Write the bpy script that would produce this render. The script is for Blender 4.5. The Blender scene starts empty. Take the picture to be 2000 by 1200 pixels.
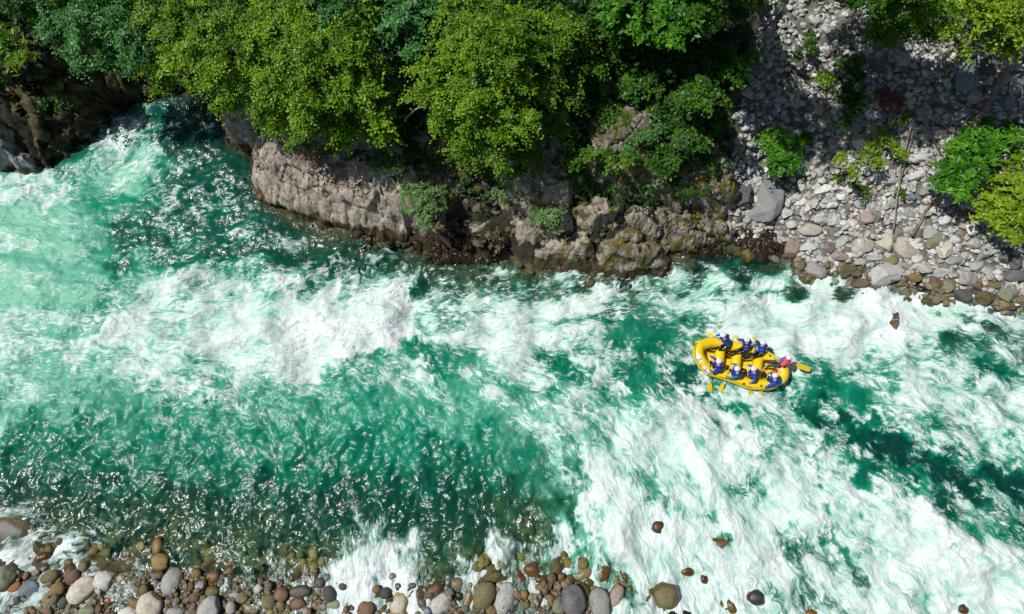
import bpy, bmesh, math, random
import numpy as np
from mathutils import Vector, Matrix

R = math.radians
rng = np.random.default_rng(7)
random.seed(7)
scene = bpy.context.scene
COL = scene.collection

# ---------------------------------------------------------------- camera, sky, sun, exposure
H = 32.0; TILT = math.radians(16); FPX = 2000*24/36.0
CAMP = Vector((0, -H*math.tan(TILT), H)); FWD = Vector((0, math.sin(TILT), -math.cos(TILT))); UPV = Vector((0, math.cos(TILT), math.sin(TILT)))
cam_data = bpy.data.cameras.new('camera')
cam_data.sensor_width = 36; cam_data.lens = 24
cam_data.clip_start = 0.5; cam_data.clip_end = 2000
cam = bpy.data.objects.new('camera', cam_data); COL.objects.link(cam)
cam.location = CAMP; cam.rotation_euler = (TILT, 0, 0)
scene.camera = cam
SUN_EL = R(59); SUN_AZ = R(276)          # measured clockwise from +Y
SUN_DIR = Vector((math.sin(SUN_AZ)*math.cos(SUN_EL), math.cos(SUN_AZ)*math.cos(SUN_EL), math.sin(SUN_EL)))
w = bpy.data.worlds.new("World"); scene.world = w; w.use_nodes = True
nt = w.node_tree
sky = nt.nodes.new('ShaderNodeTexSky'); sky.sky_type = 'NISHITA'; sky.sun_disc = False
sky.sun_elevation = SUN_EL; sky.sun_rotation = SUN_AZ % (2*math.pi)
nt.links.new(sky.outputs[0], nt.nodes['Background'].inputs[0])
nt.nodes['Background'].inputs[1].default_value = 0.048
sl = bpy.data.lights.new('sun', 'SUN'); sl.energy = 4.2; sl.angle = R(0.5); sl.color = (1.0, 0.965, 0.91)
so = bpy.data.objects.new('sun', sl); COL.objects.link(so)
so.rotation_euler = SUN_DIR.to_track_quat('Z', 'Y').to_euler(); so.location = (-40, -25, 60)
scene.view_settings.view_transform = 'Standard'; scene.view_settings.look = 'None'
scene.view_settings.exposure = 0.0; scene.view_settings.gamma = 1.0
scene.render.engine = 'CYCLES'
scene.cycles.use_denoising = True
scene.cycles.max_bounces = 6; scene.cycles.transparent_max_bounces = 12
scene.cycles.diffuse_bounces = 2; scene.cycles.glossy_bounces = 2; scene.cycles.transmission_bounces = 3
scene.cycles.sample_clamp_indirect = 4.0
scene.cycles.caustics_reflective = False; scene.cycles.caustics_refractive = False

# ---------------------------------------------------------------- helpers
def at(px, py, z=0.0):
    r = Vector(((px-1000)/FPX, 0, 0)) + UPV*((600-py)/FPX) + FWD
    return CAMP + r*((z-H)/r.z)
def mpp(p):
    """metres per photo pixel at point p"""
    return (Vector(p)-CAMP).dot(FWD)/FPX
def proj0(X, Y):
    """photo pixel of the point (X, Y, 0), arrays"""
    dy = Y-CAMP.y; dep = dy*FWD.y+H*math.cos(TILT); up = dy*UPV.y-H*UPV.z
    return 1000+FPX*X/dep, 600-FPX*up/dep

def tag(o, label=None, cat=None, group=None, kind=None):
    if label: o['label'] = label
    if cat: o['category'] = cat
    if group: o['group'] = group
    if kind: o['kind'] = kind
    return o

def empty(name, loc, label, cat, group=None):
    o = bpy.data.objects.new(name, None); COL.objects.link(o); o.location = loc
    o.empty_display_size = 0.2
    return tag(o, label, cat, group)

def mesh_np(name, V, F, mat=None, smooth=True, attrs=None, parent=None, loc=None, mats=None):
    """V (n,3), F (m,k) numpy -> linked object; coordinates are world unless loc is given"""
    V = np.asarray(V, dtype=np.float32); F = np.asarray(F, dtype=np.int32)
    me = bpy.data.meshes.new(name)
    k = F.shape[1]
    me.vertices.add(len(V)); me.vertices.foreach_set('co', V.ravel())
    me.loops.add(F.size); me.loops.foreach_set('vertex_index', F.ravel())
    me.polygons.add(len(F)); me.polygons.foreach_set('loop_start', np.arange(0, F.size, k, dtype=np.int32))
    me.update(calc_edges=True)
    me.polygons.foreach_set('use_smooth', np.full(len(F), smooth, dtype=bool))
    if attrs:
        for an, av in attrs.items():
            av = np.asarray(av, dtype=np.float32)
            if av.ndim == 1:
                a = me.attributes.new(an, 'FLOAT', 'POINT'); a.data.foreach_set('value', av)
            else:
                a = me.attributes.new(an, 'FLOAT_VECTOR', 'POINT'); a.data.foreach_set('vector', av.ravel())
    if mat: me.materials.append(mat)
    me.validate(clean_customdata=False)
    o = bpy.data.objects.new(name, me); COL.objects.link(o)
    if loc is not None: o.location = loc
    if parent is not None: o.parent = parent
    return o

def copy_tree(o, parent=None):
    c = o.copy(); COL.objects.link(c)
    if parent is not None: c.parent = parent
    for ch in o.children: copy_tree(ch, c)
    return c

class MB:
    """collects tubes / spheres / boxes, each with mixed polygons"""
    def __init__(s): s.v = []; s.f = []
    def tube(s, pts, rad, n=8, cap=True, flat=1.0, up=None):
        pts = [Vector(p) for p in pts]
        if not hasattr(rad, '__len__'): rad = [rad]*len(pts)
        b = len(s.v); prev = None
        for i, p in enumerate(pts):
            d = (pts[min(i+1, len(pts)-1)] - pts[max(i-1, 0)])
            d = d.normalized() if d.length > 1e-9 else Vector((0, 0, 1))
            if prev is None:
                a = Vector(up) if up else (Vector((0, 0, 1)) if abs(d.z) < .9 else Vector((1, 0, 0)))
                u = d.cross(a).normalized()
            else:
                u = (prev - d*prev.dot(d))
                u = u.normalized() if u.length > 1e-6 else d.orthogonal().normalized()
            prev = u; w_ = d.cross(u)
            for j in range(n):
                t = 2*math.pi*j/n
                s.v.append(p + u*(math.cos(t)*rad[i]) + w_*(math.sin(t)*rad[i]*flat))
        for i in range(len(pts)-1):
            for j in range(n):
                k = (j+1) % n
                s.f.append((b+i*n+j, b+i*n+k, b+(i+1)*n+k, b+(i+1)*n+j))
        if cap:
            s.f.append(tuple(b+j for j in range(n))[::-1]); e = b+(len(pts)-1)*n
            s.f.append(tuple(e+j for j in range(n)))
    def ring(s, pts, rad, n=12):
        """closed tube loop"""
        pts = [Vector(p) for p in pts]; N = len(pts); b = len(s.v)
        for i, p in enumerate(pts):
            d = (pts[(i+1) % N]-pts[i-1]).normalized(); u = d.cross(Vector((0, 0, 1))).normalized(); w_ = u.cross(d)
            r = rad[i] if hasattr(rad, '__len__') else rad
            for j in range(n):
                t = 2*math.pi*j/n; s.v.append(p+u*(math.cos(t)*r)+w_*(math.sin(t)*r))
        for i in range(N):
            for j in range(n):
                k = (j+1) % n; a = (i+1) % N
                s.f.append((b+i*n+j, b+a*n+j, b+a*n+k, b+i*n+k))
    def ball(s, c, r, M=None, nu=12, nv=8, v0=0.0, v1=1.0):
        c = Vector(c); b = len(s.v); r = Vector(r) if hasattr(r, '__len__') else Vector((r, r, r))
        for i in range(nv+1):
            ph = math.pi*(v0+(v1-v0)*i/nv)
            for j in range(nu):
                th = 2*math.pi*j/nu
                q = Vector((r.x*math.sin(ph)*math.cos(th), r.y*math.sin(ph)*math.sin(th), r.z*math.cos(ph)))
                s.v.append(c + (M @ q if M else q))
        for i in range(nv):
            for j in range(nu):
                k = (j+1) % nu
                s.f.append((b+i*nu+j, b+(i+1)*nu+j, b+(i+1)*nu+k, b+i*nu+k))
    def poly(s, pts, th, M=None):
        """extruded flat polygon (list of 2d pts), thickness th, placed by matrix M"""
        b = len(s.v); n = len(pts)
        for z in (-th/2, th/2):
            for p in pts:
                q = Vector((p[0], p[1], z)); s.v.append(M @ q if M else q)
        s.f.append(tuple(b+i for i in range(n))[::-1]); s.f.append(tuple(b+n+i for i in range(n)))
        for i in range(n):
            k = (i+1) % n; s.f.append((b+i, b+k, b+n+k, b+n+i))
    def build(s, name, mat, parent=None, smooth=True, bevel=0):
        me = bpy.data.meshes.new(name)
        off = Vector(parent_loc(parent)) if parent is not None else Vector((0, 0, 0))
        me.from_pydata([tuple(p-off) for p in s.v], [], s.f)
        me.validate()
        bm = bmesh.new(); bm.from_mesh(me)
        bmesh.ops.remove_doubles(bm, verts=bm.verts, dist=1e-5)
        bmesh.ops.recalc_face_normals(bm, faces=bm.faces); bm.to_mesh(me); bm.free()
        me.polygons.foreach_set('use_smooth', [smooth]*len(me.polygons))
        me.materials.append(mat)
        o = bpy.data.objects.new(name, me); COL.objects.link(o)
        if parent is not None: o.parent = parent
        return o

def parent_loc(p):
    l = Vector(p.location)
    while p.parent is not None:
        p = p.parent; l += Vector(p.location)
    return l

# ---- numpy noise
def fft_noise(n, m, d, lmin, lmax, beta=2.0, seed=0):
    """band-limited gaussian noise on an (m rows, n cols) grid with spacing d"""
    r = np.random.default_rng(seed)
    f = np.fft.rfft2(r.standard_normal((m, n)).astype(np.float32))
    ky = np.fft.fftfreq(m, d)[:, None]; kx = np.fft.rfftfreq(n, d)[None, :]
    k = np.sqrt(kx*kx+ky*ky); k[0, 0] = 1e-6
    a = k**(-beta/2) * np.exp(-(1/(k*lmax))**4) * np.exp(-(k*lmin)**2)
    a[0, 0] = 0
    o = np.fft.irfft2(f*a, s=(m, n)).astype(np.float32)
    return o/o.std()
_tile = {}
def fbm2(x, y, scale, seed=0, beta=3.0):
    """fractal noise (std 1) with largest feature ~scale metres, any xy arrays"""
    if (seed, beta) not in _tile: _tile[(seed, beta)] = fft_noise(512, 512, 1.0, 1.2, 64, beta, 100+seed)
    T = _tile[(seed, beta)]
    u = (np.asarray(x)/scale*64) % 512; v = (np.asarray(y)/scale*64) % 512
    i = np.floor(u).astype(int); j = np.floor(v).astype(int); fu = u-i; fv = v-j
    i %= 512; j %= 512; i1 = (i+1) % 512; j1 = (j+1) % 512
    return (T[j, i]*(1-fu)+T[j, i1]*fu)*(1-fv)+(T[j1, i]*(1-fu)+T[j1, i1]*fu)*fv
def sines3(P, freq, seed, n=7):
    r = np.random.default_rng(seed); o = np.zeros(len(P))
    for _ in range(n):
        d = r.normal(size=3); d /= np.linalg.norm(d)
        o += np.sin(P @ d*freq*r.uniform(.6, 1.6)+r.uniform(0, 6.28))
    return o/math.sqrt(n/2)
def smooth(a, b, x):
    t = np.clip((x-a)/(b-a), 0, 1); return t*t*(3-2*t)
def sdf_poly(X, Y, poly):
    """signed distance, positive inside"""
    P = np.array([(p[0], p[1]) for p in poly]); n = len(P)
    d2 = np.full(X.shape, 1e9, dtype=np.float32); inside = np.zeros(X.shape, bool)
    for i in range(n):
        a = P[i]; b = P[(i+1) % n]; e = b-a
        wx = X-a[0]; wy = Y-a[1]
        t = np.clip((wx*e[0]+wy*e[1])/(e@e), 0, 1)
        d2 = np.minimum(d2, (wx-t*e[0])**2+(wy-t*e[1])**2)
        c = ((a[1] > Y) != (b[1] > Y))
        if e[1] != 0: inside ^= c & (X < e[0]*(Y-a[1])/e[1]+a[0])
    return np.where(inside, 1, -1)*np.sqrt(d2)
def dist_line(X, Y, pts):
    d2 = np.full(X.shape, 1e9, dtype=np.float32)
    for a, b in zip(pts[:-1], pts[1:]):
        a = np.array(a); b = np.array(b); e = b-a
        wx = X-a[0]; wy = Y-a[1]; t = np.clip((wx*e[0]+wy*e[1])/(e@e+1e-9), 0, 1)
        d2 = np.minimum(d2, (wx-t*e[0])**2+(wy-t*e[1])**2)
    return np.sqrt(d2)

# ---------------------------------------------------------------- materials
def new_mat(name):
    m = bpy.data.materials.new(name); m.use_nodes = True
    n = m.node_tree; return m, n, n.nodes['Principled BSDF']
def N(nt, t, **kw):
    n = nt.nodes.new(t)
    for k, v in kw.items():
        if k in n.bl_rna.properties: setattr(n, k, v)
        else: n.inputs[k].default_value = v
    return n
def rampn(nt, fac, stops):
    r = nt.nodes.new('ShaderNodeValToRGB'); e = r.color_ramp.elements
    while len(e) < len(stops): e.new(0.5)
    for i, (p, c) in enumerate(stops):
        e[i].position = p; e[i].color = (*c, 1) if len(c) == 3 else c
    if fac is not None: nt.links.new(fac, r.inputs[0])
    return r
def mixc(nt, fac, a, b, mode='MIX'):
    m = nt.nodes.new('ShaderNodeMix'); m.data_type = 'RGBA'; m.blend_type = mode
    for s, v in ((m.inputs[0], fac), (m.inputs[6], a), (m.inputs[7], b)):
        if hasattr(v, 'links'): nt.links.new(v, s)
        else: s.default_value = v if not isinstance(v, tuple) else (*v, 1)
    return m.outputs[2]
def math_(nt, op, a, b=0.0, clamp=False):
    m = nt.nodes.new('ShaderNodeMath'); m.operation = op; m.use_clamp = clamp
    for s, v in ((m.inputs[0], a), (m.inputs[1], b)):
        if hasattr(v, 'links'): nt.links.new(v, s)
        else: s.default_value = v
    return m.outputs[0]
def g3(v): return (v, v, v)

def rock_mat(name, c1, c2, moss=0.0, moss_col=((0.19, 0.145, 0.012), (0.05, 0.06, 0.008)), scale=1.0, rough=0.85, wet=True, bump=0.6, streak=False, wetz=0.35):
    m, n, b = new_mat(name); L = n.links.new
    tc = N(n, 'ShaderNodeNewGeometry')
    oi = N(n, 'ShaderNodeObjectInfo')
    add = N(n, 'ShaderNodeVectorMath', operation='ADD')
    L(tc.outputs['Position'], add.inputs[0]); L(oi.outputs['Random'], add.inputs[1])
    pos = add.outputs[0]
    n1 = N(n, 'ShaderNodeTexNoise', Scale=1.3*scale, Detail=8.0, Roughness=0.65); L(pos, n1.inputs['Vector'])
    n2 = N(n, 'ShaderNodeTexNoise', Scale=9*scale, Detail=6.0, Roughness=0.7); L(pos, n2.inputs['Vector'])
    r1 = rampn(n, n1.outputs[0], [(0.3, c1), (0.68, c2)])
    r2 = rampn(n, n2.outputs[0], [(0.3, g3(0.62)), (0.5, g3(0.95)), (0.75, g3(1.25))])
    col = mixc(n, 1.0, r1.outputs[0], r2.outputs[0], 'MULTIPLY')
    # cracks
    v = N(n, 'ShaderNodeTexVoronoi', feature='DISTANCE_TO_EDGE', Scale=1.1*scale)
    wp = N(n, 'ShaderNodeVectorMath', operation='MULTIPLY_ADD'); wp.inputs[1].default_value = (0.5, 0.5, 0.5)
    L(n2.outputs[1], wp.inputs[0]); L(pos, wp.inputs[2]); L(wp.outputs[0], v.inputs['Vector'])
    v2 = N(n, 'ShaderNodeTexVoronoi', feature='DISTANCE_TO_EDGE', Scale=3.1*scale); L(wp.outputs[0], v2.inputs['Vector'])
    cr = rampn(n, math_(n, 'MINIMUM', v.outputs['Distance'], math_(n, 'ADD', math_(n, 'MULTIPLY', v2.outputs['Distance'], 1.6), 0.006)), [(0.0, g3(0.22)), (0.028, g3(1.0))])
    col = mixc(n, 0.8, col, mixc(n, 1.0, col, cr.outputs[0], 'MULTIPLY'))
    if moss > 0:
        n3 = N(n, 'ShaderNodeTexNoise', Scale=1.7*scale, Detail=10.0, Roughness=0.72); L(pos, n3.inputs['Vector'])
        mf = rampn(n, n3.outputs[0], [(0.62-0.3*moss, g3(0)), (0.68-0.3*moss, g3(1))])
        n4 = N(n, 'ShaderNodeTexNoise', Scale=14*scale, Detail=4.0); L(pos, n4.inputs['Vector'])
        mc = rampn(n, n4.outputs[0], [(0.35, moss_col[1]), (0.65, moss_col[0])])
        col = mixc(n, mf.outputs[0], col, mc.outputs[0])
    if wet:
        sp = N(n, 'ShaderNodeSeparateXYZ'); L(tc.outputs['Position'], sp.inputs[0])
        wz = math_(n, 'ADD', sp.outputs[2], math_(n, 'MULTIPLY', math_(n, 'SUBTRACT', n1.outputs[0], 0.5), 0.9))
        wf = rampn(n, wz, [(0.0, g3(1)), (wetz, g3(1)), (wetz+0.15, g3(0))])
        wc = mixc(n, 1.0, col, (0.30, 0.235, 0.14), 'MULTIPLY')
        col = mixc(n, wf.outputs[0], col, wc)
        rr = rampn(n, wz, [(0.0, g3(0.25)), (wetz, g3(0.25)), (wetz+0.15, g3(rough))]); L(rr.outputs[0], b.inputs['Roughness'])
    else: b.inputs['Roughness'].default_value = rough
    L(col, b.inputs['Base Color'])
    hs = math_(n, 'ADD', math_(n, 'MULTIPLY', n1.outputs[0], 0.9), math_(n, 'MULTIPLY', n2.outputs[0], 0.22))
    hs = math_(n, 'ADD', hs, math_(n, 'MULTIPLY', cr.outputs[0], 0.30))
    bp = N(n, 'ShaderNodeBump', Strength=bump, Distance=0.16/scale); L(hs, bp.inputs['Height']); L(bp.outputs[0], b.inputs['Normal'])
    return m

def stone_mat(name, c, var=0.25, rough=0.75, wet=True):
    m, n, b = new_mat(name); L = n.links.new
    tc = N(n, 'ShaderNodeTexCoord'); oi = N(n, 'ShaderNodeObjectInfo')
    ge = N(n, 'ShaderNodeNewGeometry')
    n1 = N(n, 'ShaderNodeTexNoise', Scale=7.0, Detail=8.0, Roughness=0.7); L(ge.outputs['Position'], n1.inputs['Vector'])
    r = rampn(n, n1.outputs[0], [(0.25, tuple(x*0.62 for x in c)), (0.5, c), (0.78, tuple(min(.8, x*1.25) for x in c))])
    ra = rampn(n, oi.outputs['Random'], [(0.0, g3(1-var)), (1.0, g3(1+var))])
    col = mixc(n, 1.0, r.outputs[0], ra.outputs[0], 'MULTIPLY')
    # a darker vein / stain set
    n2 = N(n, 'ShaderNodeTexNoise', Scale=2.2, Detail=6.0, Roughness=0.8); L(ge.outputs['Position'], n2.inputs['Vector'])
    n3 = N(n, 'ShaderNodeTexNoise', Scale=38.0, Detail=4.0, Roughness=0.8); L(ge.outputs['Position'], n3.inputs['Vector'])
    col = mixc(n, 1.0, col, rampn(n, n3.outputs[0], [(0.35, g3(0.6)), (0.5, g3(1.0)), (0.66, g3(1.35))]).outputs[0], 'MULTIPLY')
    vf = rampn(n, n2.outputs[0], [(0.56, g3(0)), (0.66, g3(0.7))])
    col = mixc(n, vf.outputs[0], col, mixc(n, 1.0, col, (0.66, 0.56, 0.42), 'MULTIPLY'))
    if wet:
        sp = N(n, 'ShaderNodeSeparateXYZ'); L(ge.outputs['Position'], sp.inputs[0])
        wf = rampn(n, sp.outputs[2], [(0.10, g3(1)), (0.26, g3(0))])
        col = mixc(n, wf.outputs[0], col, mixc(n, 1.0, col, (0.62, 0.50, 0.30), 'MULTIPLY'))
        rr = rampn(n, sp.outputs[2], [(0.10, g3(0.15)), (0.26, g3(rough))]); L(rr.outputs[0], b.inputs['Roughness'])
    else: b.inputs['Roughness'].default_value = rough
    L(col, b.inputs['Base Color'])
    bp = N(n, 'ShaderNodeBump', Strength=0.5, Distance=0.06); L(n1.outputs[0], bp.inputs['Height']); L(bp.outputs[0], b.inputs['Normal'])
    return m

def plain(name, c, rough=0.6, noise=0.0, spec=0.5, coat=0.0, nscale=8):
    m, n, b = new_mat(name)
    b.inputs['Roughness'].default_value = rough; b.inputs['Specular IOR Level'].default_value = spec
    b.inputs['Coat Weight'].default_value = coat
    nn = N(n, 'ShaderNodeTexNoise', Scale=float(nscale), Detail=4.0)
    k = noise if noise else 0.06
    r = rampn(n, nn.outputs[0], [(0.3, tuple(x*(1-k) for x in c)), (0.7, tuple(min(0.9, x*(1+k)) for x in c))])
    tc = N(n, 'ShaderNodeTexCoord'); n.links.new(tc.outputs['Object'], nn.inputs['Vector'])
    n.links.new(r.outputs[0], b.inputs['Base Color'])
    return m

def leaf_mat(name, c_lo, c_hi, trans=0.3):
    m, n, b = new_mat(name); L = n.links.new
    a = N(n, 'ShaderNodeAttribute', attribute_name='tint')
    r = rampn(n, a.outputs['Fac'], [(0.0, c_lo), (1.0, c_hi)])
    L(r.outputs[0], b.inputs['Base Color']); b.inputs['Roughness'].default_value = 0.45
    b.inputs['Specular IOR Level'].default_value = 0.35
    t = N(n, 'ShaderNodeBsdfTranslucent')
    L(mixc(n, 1.0, r.outputs[0], (1.0, 1.1, 0.5), 'MULTIPLY'), t.inputs[0])
    mx = N(n, 'ShaderNodeMixShader'); mx.inputs[0].default_value = trans
    L(b.outputs[0], mx.inputs[1]); L(t.outputs[0], mx.inputs[2])
    L(mx.outputs[0], n.nodes['Material Output'].inputs[0])
    return m

# ---------------------------------------------------------------- land shape
def W2(pts): return [tuple(at(*p)[:2]) for p in pts]
NORTH = W2([(-900, 330), (-200, 330), (0, 322), (60, 332), (100, 318), (150, 285), (200, 240), (236, 212), (270, 192), (330, 184), (400, 186),
            (430, 205), (445, 285), (492, 305), (497, 370), (525, 410), (600, 430), (700, 450), (790, 480), (880, 505), (960, 512),
            (1040, 515), (1130, 528), (1230, 532), (1300, 512), (1360, 490), (1430, 480), (1490, 478), (1540, 500), (1590, 535), (1700, 552),
            (1800, 565), (1900, 588), (2000, 600), (2300, 640), (2900, 700), (2900, -2500), (-900, -2500)])
def ground_np(X, Y, detail=True):
    X = np.asarray(X, dtype=np.float32); Y = np.asarray(Y, dtype=np.float32)
    sd = sdf_poly(X, Y, NORTH)
    px, _ = proj0(X, Y); px = px.astype(np.float32)
    left = 1-smooth(250, 480, px); scree = smooth(1380, 1470, px); mid = 1-left-scree
    land = np.maximum(sd, 0)
    hl = left*np.minimum(land*1.0, 6.0) + mid*np.minimum(land*0.75+0.0, 7.0) + scree*(0.30*land+0.028*land**2)
    hl = np.minimum(hl, 9.0) + 0.02*land
    out = np.maximum(-sd, 0)
    dn = -(left*np.minimum(out*2.2, 3.2) + mid*np.minimum(out*0.42, 2.6) + scree*np.minimum(out*0.42, 2.2))
    dn = dn*(1-0.0)
    cove = smooth(200, 260, px)*(1-smooth(480, 620, px))
    dn = dn - cove*np.minimum(out*1.4, 1.8)
    # south shore
    ys = np.interp(px, [-400, 0, 300, 650, 850, 1150, 1250, 1500, 2000, 2600], [1112, 1118, 1125, 1150, 1160, 1140, 1235, 1260, 1300, 1350])
    vv = (600-ys)/FPX; ysw = CAMP.y-H*(vv*UPV.y+FWD.y)/(vv*UPV.z+FWD.z)
    d = Y-ysw                                   # north of the shore = positive
    sl = np.interp(px, [0, 300, 500, 800, 1000, 1140, 1180, 2000], [0.16, 0.16, 0.2, 0.27, 0.15, 0.14, 0.2, 0.2])
    ds = np.where(d > 0, -sl*d-0.012*d*d, np.minimum(-0.065*d, 1.5))
    ds = np.maximum(ds, -3.0)
    h = np.where(sd > 0, hl, np.maximum(dn, ds))
    if detail:
        h = h + 0.10*fbm2(X, Y, 4.0, 1)*smooth(-3, 0.5, h) + 0.07*fbm2(X, Y, 1.5, 2)
    return h
def ground1(x, y): return float(ground_np(np.array([x]), np.array([y]))[0])
def on_ground(px, py):
    z = 0.0
    for _ in range(6):
        p = at(px, py, z); z = 0.5*z+0.5*ground1(p.x, p.y)
    return at(px, py, z)

# ---------------------------------------------------------------- the ground sheet (banks, slopes and river bed)
def axis(a, b, step, far):
    c = np.arange(a, b+1e-6, step); e = np.array([0.6, 1.5, 3.5, 8, 18, 40, 90, far])
    return np.concatenate([a-e[::-1], c, b+e])
gx = axis(-33, 33, 0.13, 300); gy = axis(-20, 24, 0.13, 300)
GX, GY = np.meshgrid(gx, gy)
GZ = ground_np(GX, GY)
def grid_faces(nx, ny):
    i = np.arange(nx-1)[None, :]+np.arange(ny-1)[:, None]*nx
    return np.stack([i, i+1, i+1+nx, i+nx], -1).reshape(-1, 4)
sdg = sdf_poly(GX.ravel().astype(np.float32), GY.ravel().astype(np.float32), NORTH)
m, n, b = new_mat('ground_earth'); L = n.links.new
ge = N(n, 'ShaderNodeNewGeometry'); sp = N(n, 'ShaderNodeSeparateXYZ'); L(ge.outputs['Position'], sp.inputs[0])
sc = N(n, 'ShaderNodeAttribute', attribute_name='scree')
n1 = N(n, 'ShaderNodeTexNoise', Scale=2.5, Detail=9.0, Roughness=0.7); L(ge.outputs['Position'], n1.inputs['Vector'])
vo = N(n, 'ShaderNodeTexVoronoi', Scale=7.0); L(ge.outputs['Position'], vo.inputs['Vector'])
bed = rampn(n, n1.outputs[0], [(0.3, (0.025, 0.026, 0.010)), (0.5, (0.08, 0.08, 0.024)), (0.7, (0.17, 0.16, 0.055))])
soil = rampn(n, n1.outputs[0], [(0.3, (0.012, 0.012, 0.007)), (0.55, (0.030, 0.024, 0.012)), (0.75, (0.026, 0.036, 0.010))])
scr = rampn(n, n1.outputs[0], [(0.3, (0.10, 0.095, 0.085)), (0.7, (0.24, 0.23, 0.20))])
hf = rampn(n, sp.outputs[2], [(0.0, g3(0)), (0.3, g3(1))])
col = mixc(n, sc.outputs['Fac'], soil.outputs[0], scr.outputs[0])
col = mixc(n, hf.outputs[0], bed.outputs[0], col)
vr = rampn(n, vo.outputs['Color'], [(0.2, g3(0.6)), (0.8, g3(1.3))])
col = mixc(n, 0.8, col, mixc(n, 1.0, col, vr.outputs[0], 'MULTIPLY'))
L(col, b.inputs['Base Color']); b.inputs['Roughness'].default_value = 0.85
bp = N(n, 'ShaderNodeBump', Strength=0.8, Distance=0.12); L(n1.outputs[0], bp.inputs['Height']); L(bp.outputs[0], b.inputs['Normal'])
scm = smooth(1370, 1440, proj0(GX.ravel(), GY.ravel())[0])*smooth(-0.5, 0.3, sdg)
o = mesh_np('ground', np.stack([GX.ravel(), GY.ravel(), GZ.ravel()], 1), grid_faces(len(gx), len(gy)), m, attrs={'scree': scm})
tag(o, 'river bed and steep wooded bank beneath the trees and stones', kind='structure')

# ---------------------------------------------------------------- the river
DX = 0.034
wx = np.arange(-30.0, 30.0, DX, dtype=np.float32); wy = np.arange(-17.0, 14.2, DX, dtype=np.float32)
NX, NY = len(wx), len(wy)
WX, WY = np.meshgrid(wx, wy)
PX, PY = proj0(WX, WY); PX = PX.astype(np.float32); PY = PY.astype(np.float32)
FO = """
0000000000000000000000000000000000000000
0000000000000000000000000000000000000000
0000000000000000000000000000000000000000
0001110100000000000000000000000000000000
0002221000000000000000000000000000000000
0003542100000000000000000000000000000000
3023443110000000000000000000000000000000
6542223120000000000000000000000000000000
2232122321210000000000000000000000000000
4332012212321111111110001000000000000000
2111023423341222222223322143210000000000
3221256777654346655566686556665789998655
5444566788889999656788664455788999898788
5535866788889998568998433344789999875456
4333366566777236634674365344554468987534
3221125434333222452266642466455333588887
2211112322332111211234656688634663345678
1111112112222100000135467888756634325646
1111111111111111100111387678878853432325
0000001111101111000111299547788578766645
4421111111011111100111239988889968788744
7864211111111249412863378787899784789976
9767443333445988527664657898888678889998
6555444455446788863346447898875568785889
"""
MI = """
2222222222222222222222222222222222222222
2222222222222222222222222222222222222222
2222222222222222222222222222222222222222
2222110000000000000000000000000000000000
2222321100000000000000000000000000000000
2222220001110000000000000000000000000000
4343532011100000000000000000000000000000
6655432110100000000000000000000000000000
7775431122110000000000000000000000000000
7775212211111111111111100000000000000000
7776353233311111111111111111100000000000
7775456666542234444445444567776788876544
7665556677888888555556654445777788888654
7667666666667765446555433333566677764334
7666655545555345646653434322333345665423
7666554455554555665666524412443334566655
4433554444445434455666566553344333444343
3333344444443334323457667776554422232455
2223333333332223222345576667747643322222
1111111111111111111112776467577676553222
1111111111111111111112767676676577764443
2222111111111133311222656665565446777653
2222111112222333322223555555555445677776
2222111122222333322222555555555445566666
"""
def fft_blur(A, r):
    f = np.fft.rfft2(A); k = np.sqrt(np.fft.fftfreq(A.shape[0], DX)[:, None]**2+np.fft.rfftfreq(A.shape[1], DX)[None]**2)
    return np.fft.irfft2(f*np.exp(-(k*r*2.2)**2), s=A.shape).astype(np.float32)
def dmap(s, amp):
    A = np.array([[int(c) for c in r] for r in s.split()], dtype=np.float32)/9
    u = (PX+amp*fbm2(WX, WY, 3.0, 11, 4.6))/50-0.5; v = (PY+amp*fbm2(WX, WY, 3.0, 12, 4.6))/50-0.5
    u = np.clip(u, 0, 38.999); v = np.clip(v, 0, 22.999)
    i = u.astype(int); j = v.astype(int); fu = u-i; fv = v-j
    fu = fu*fu*(3-2*fu)*.5+fu*.5; fv = fv*fv*(3-2*fv)*.5+fv*.5
    return (A[j, i]*(1-fu)+A[j, i+1]*fu)*(1-fv)+(A[j+1, i]*(1-fu)+A[j+1, i+1]*fu)*fv
dens = dmap(FO, 16); mint = dmap(MI, 22)
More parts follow.
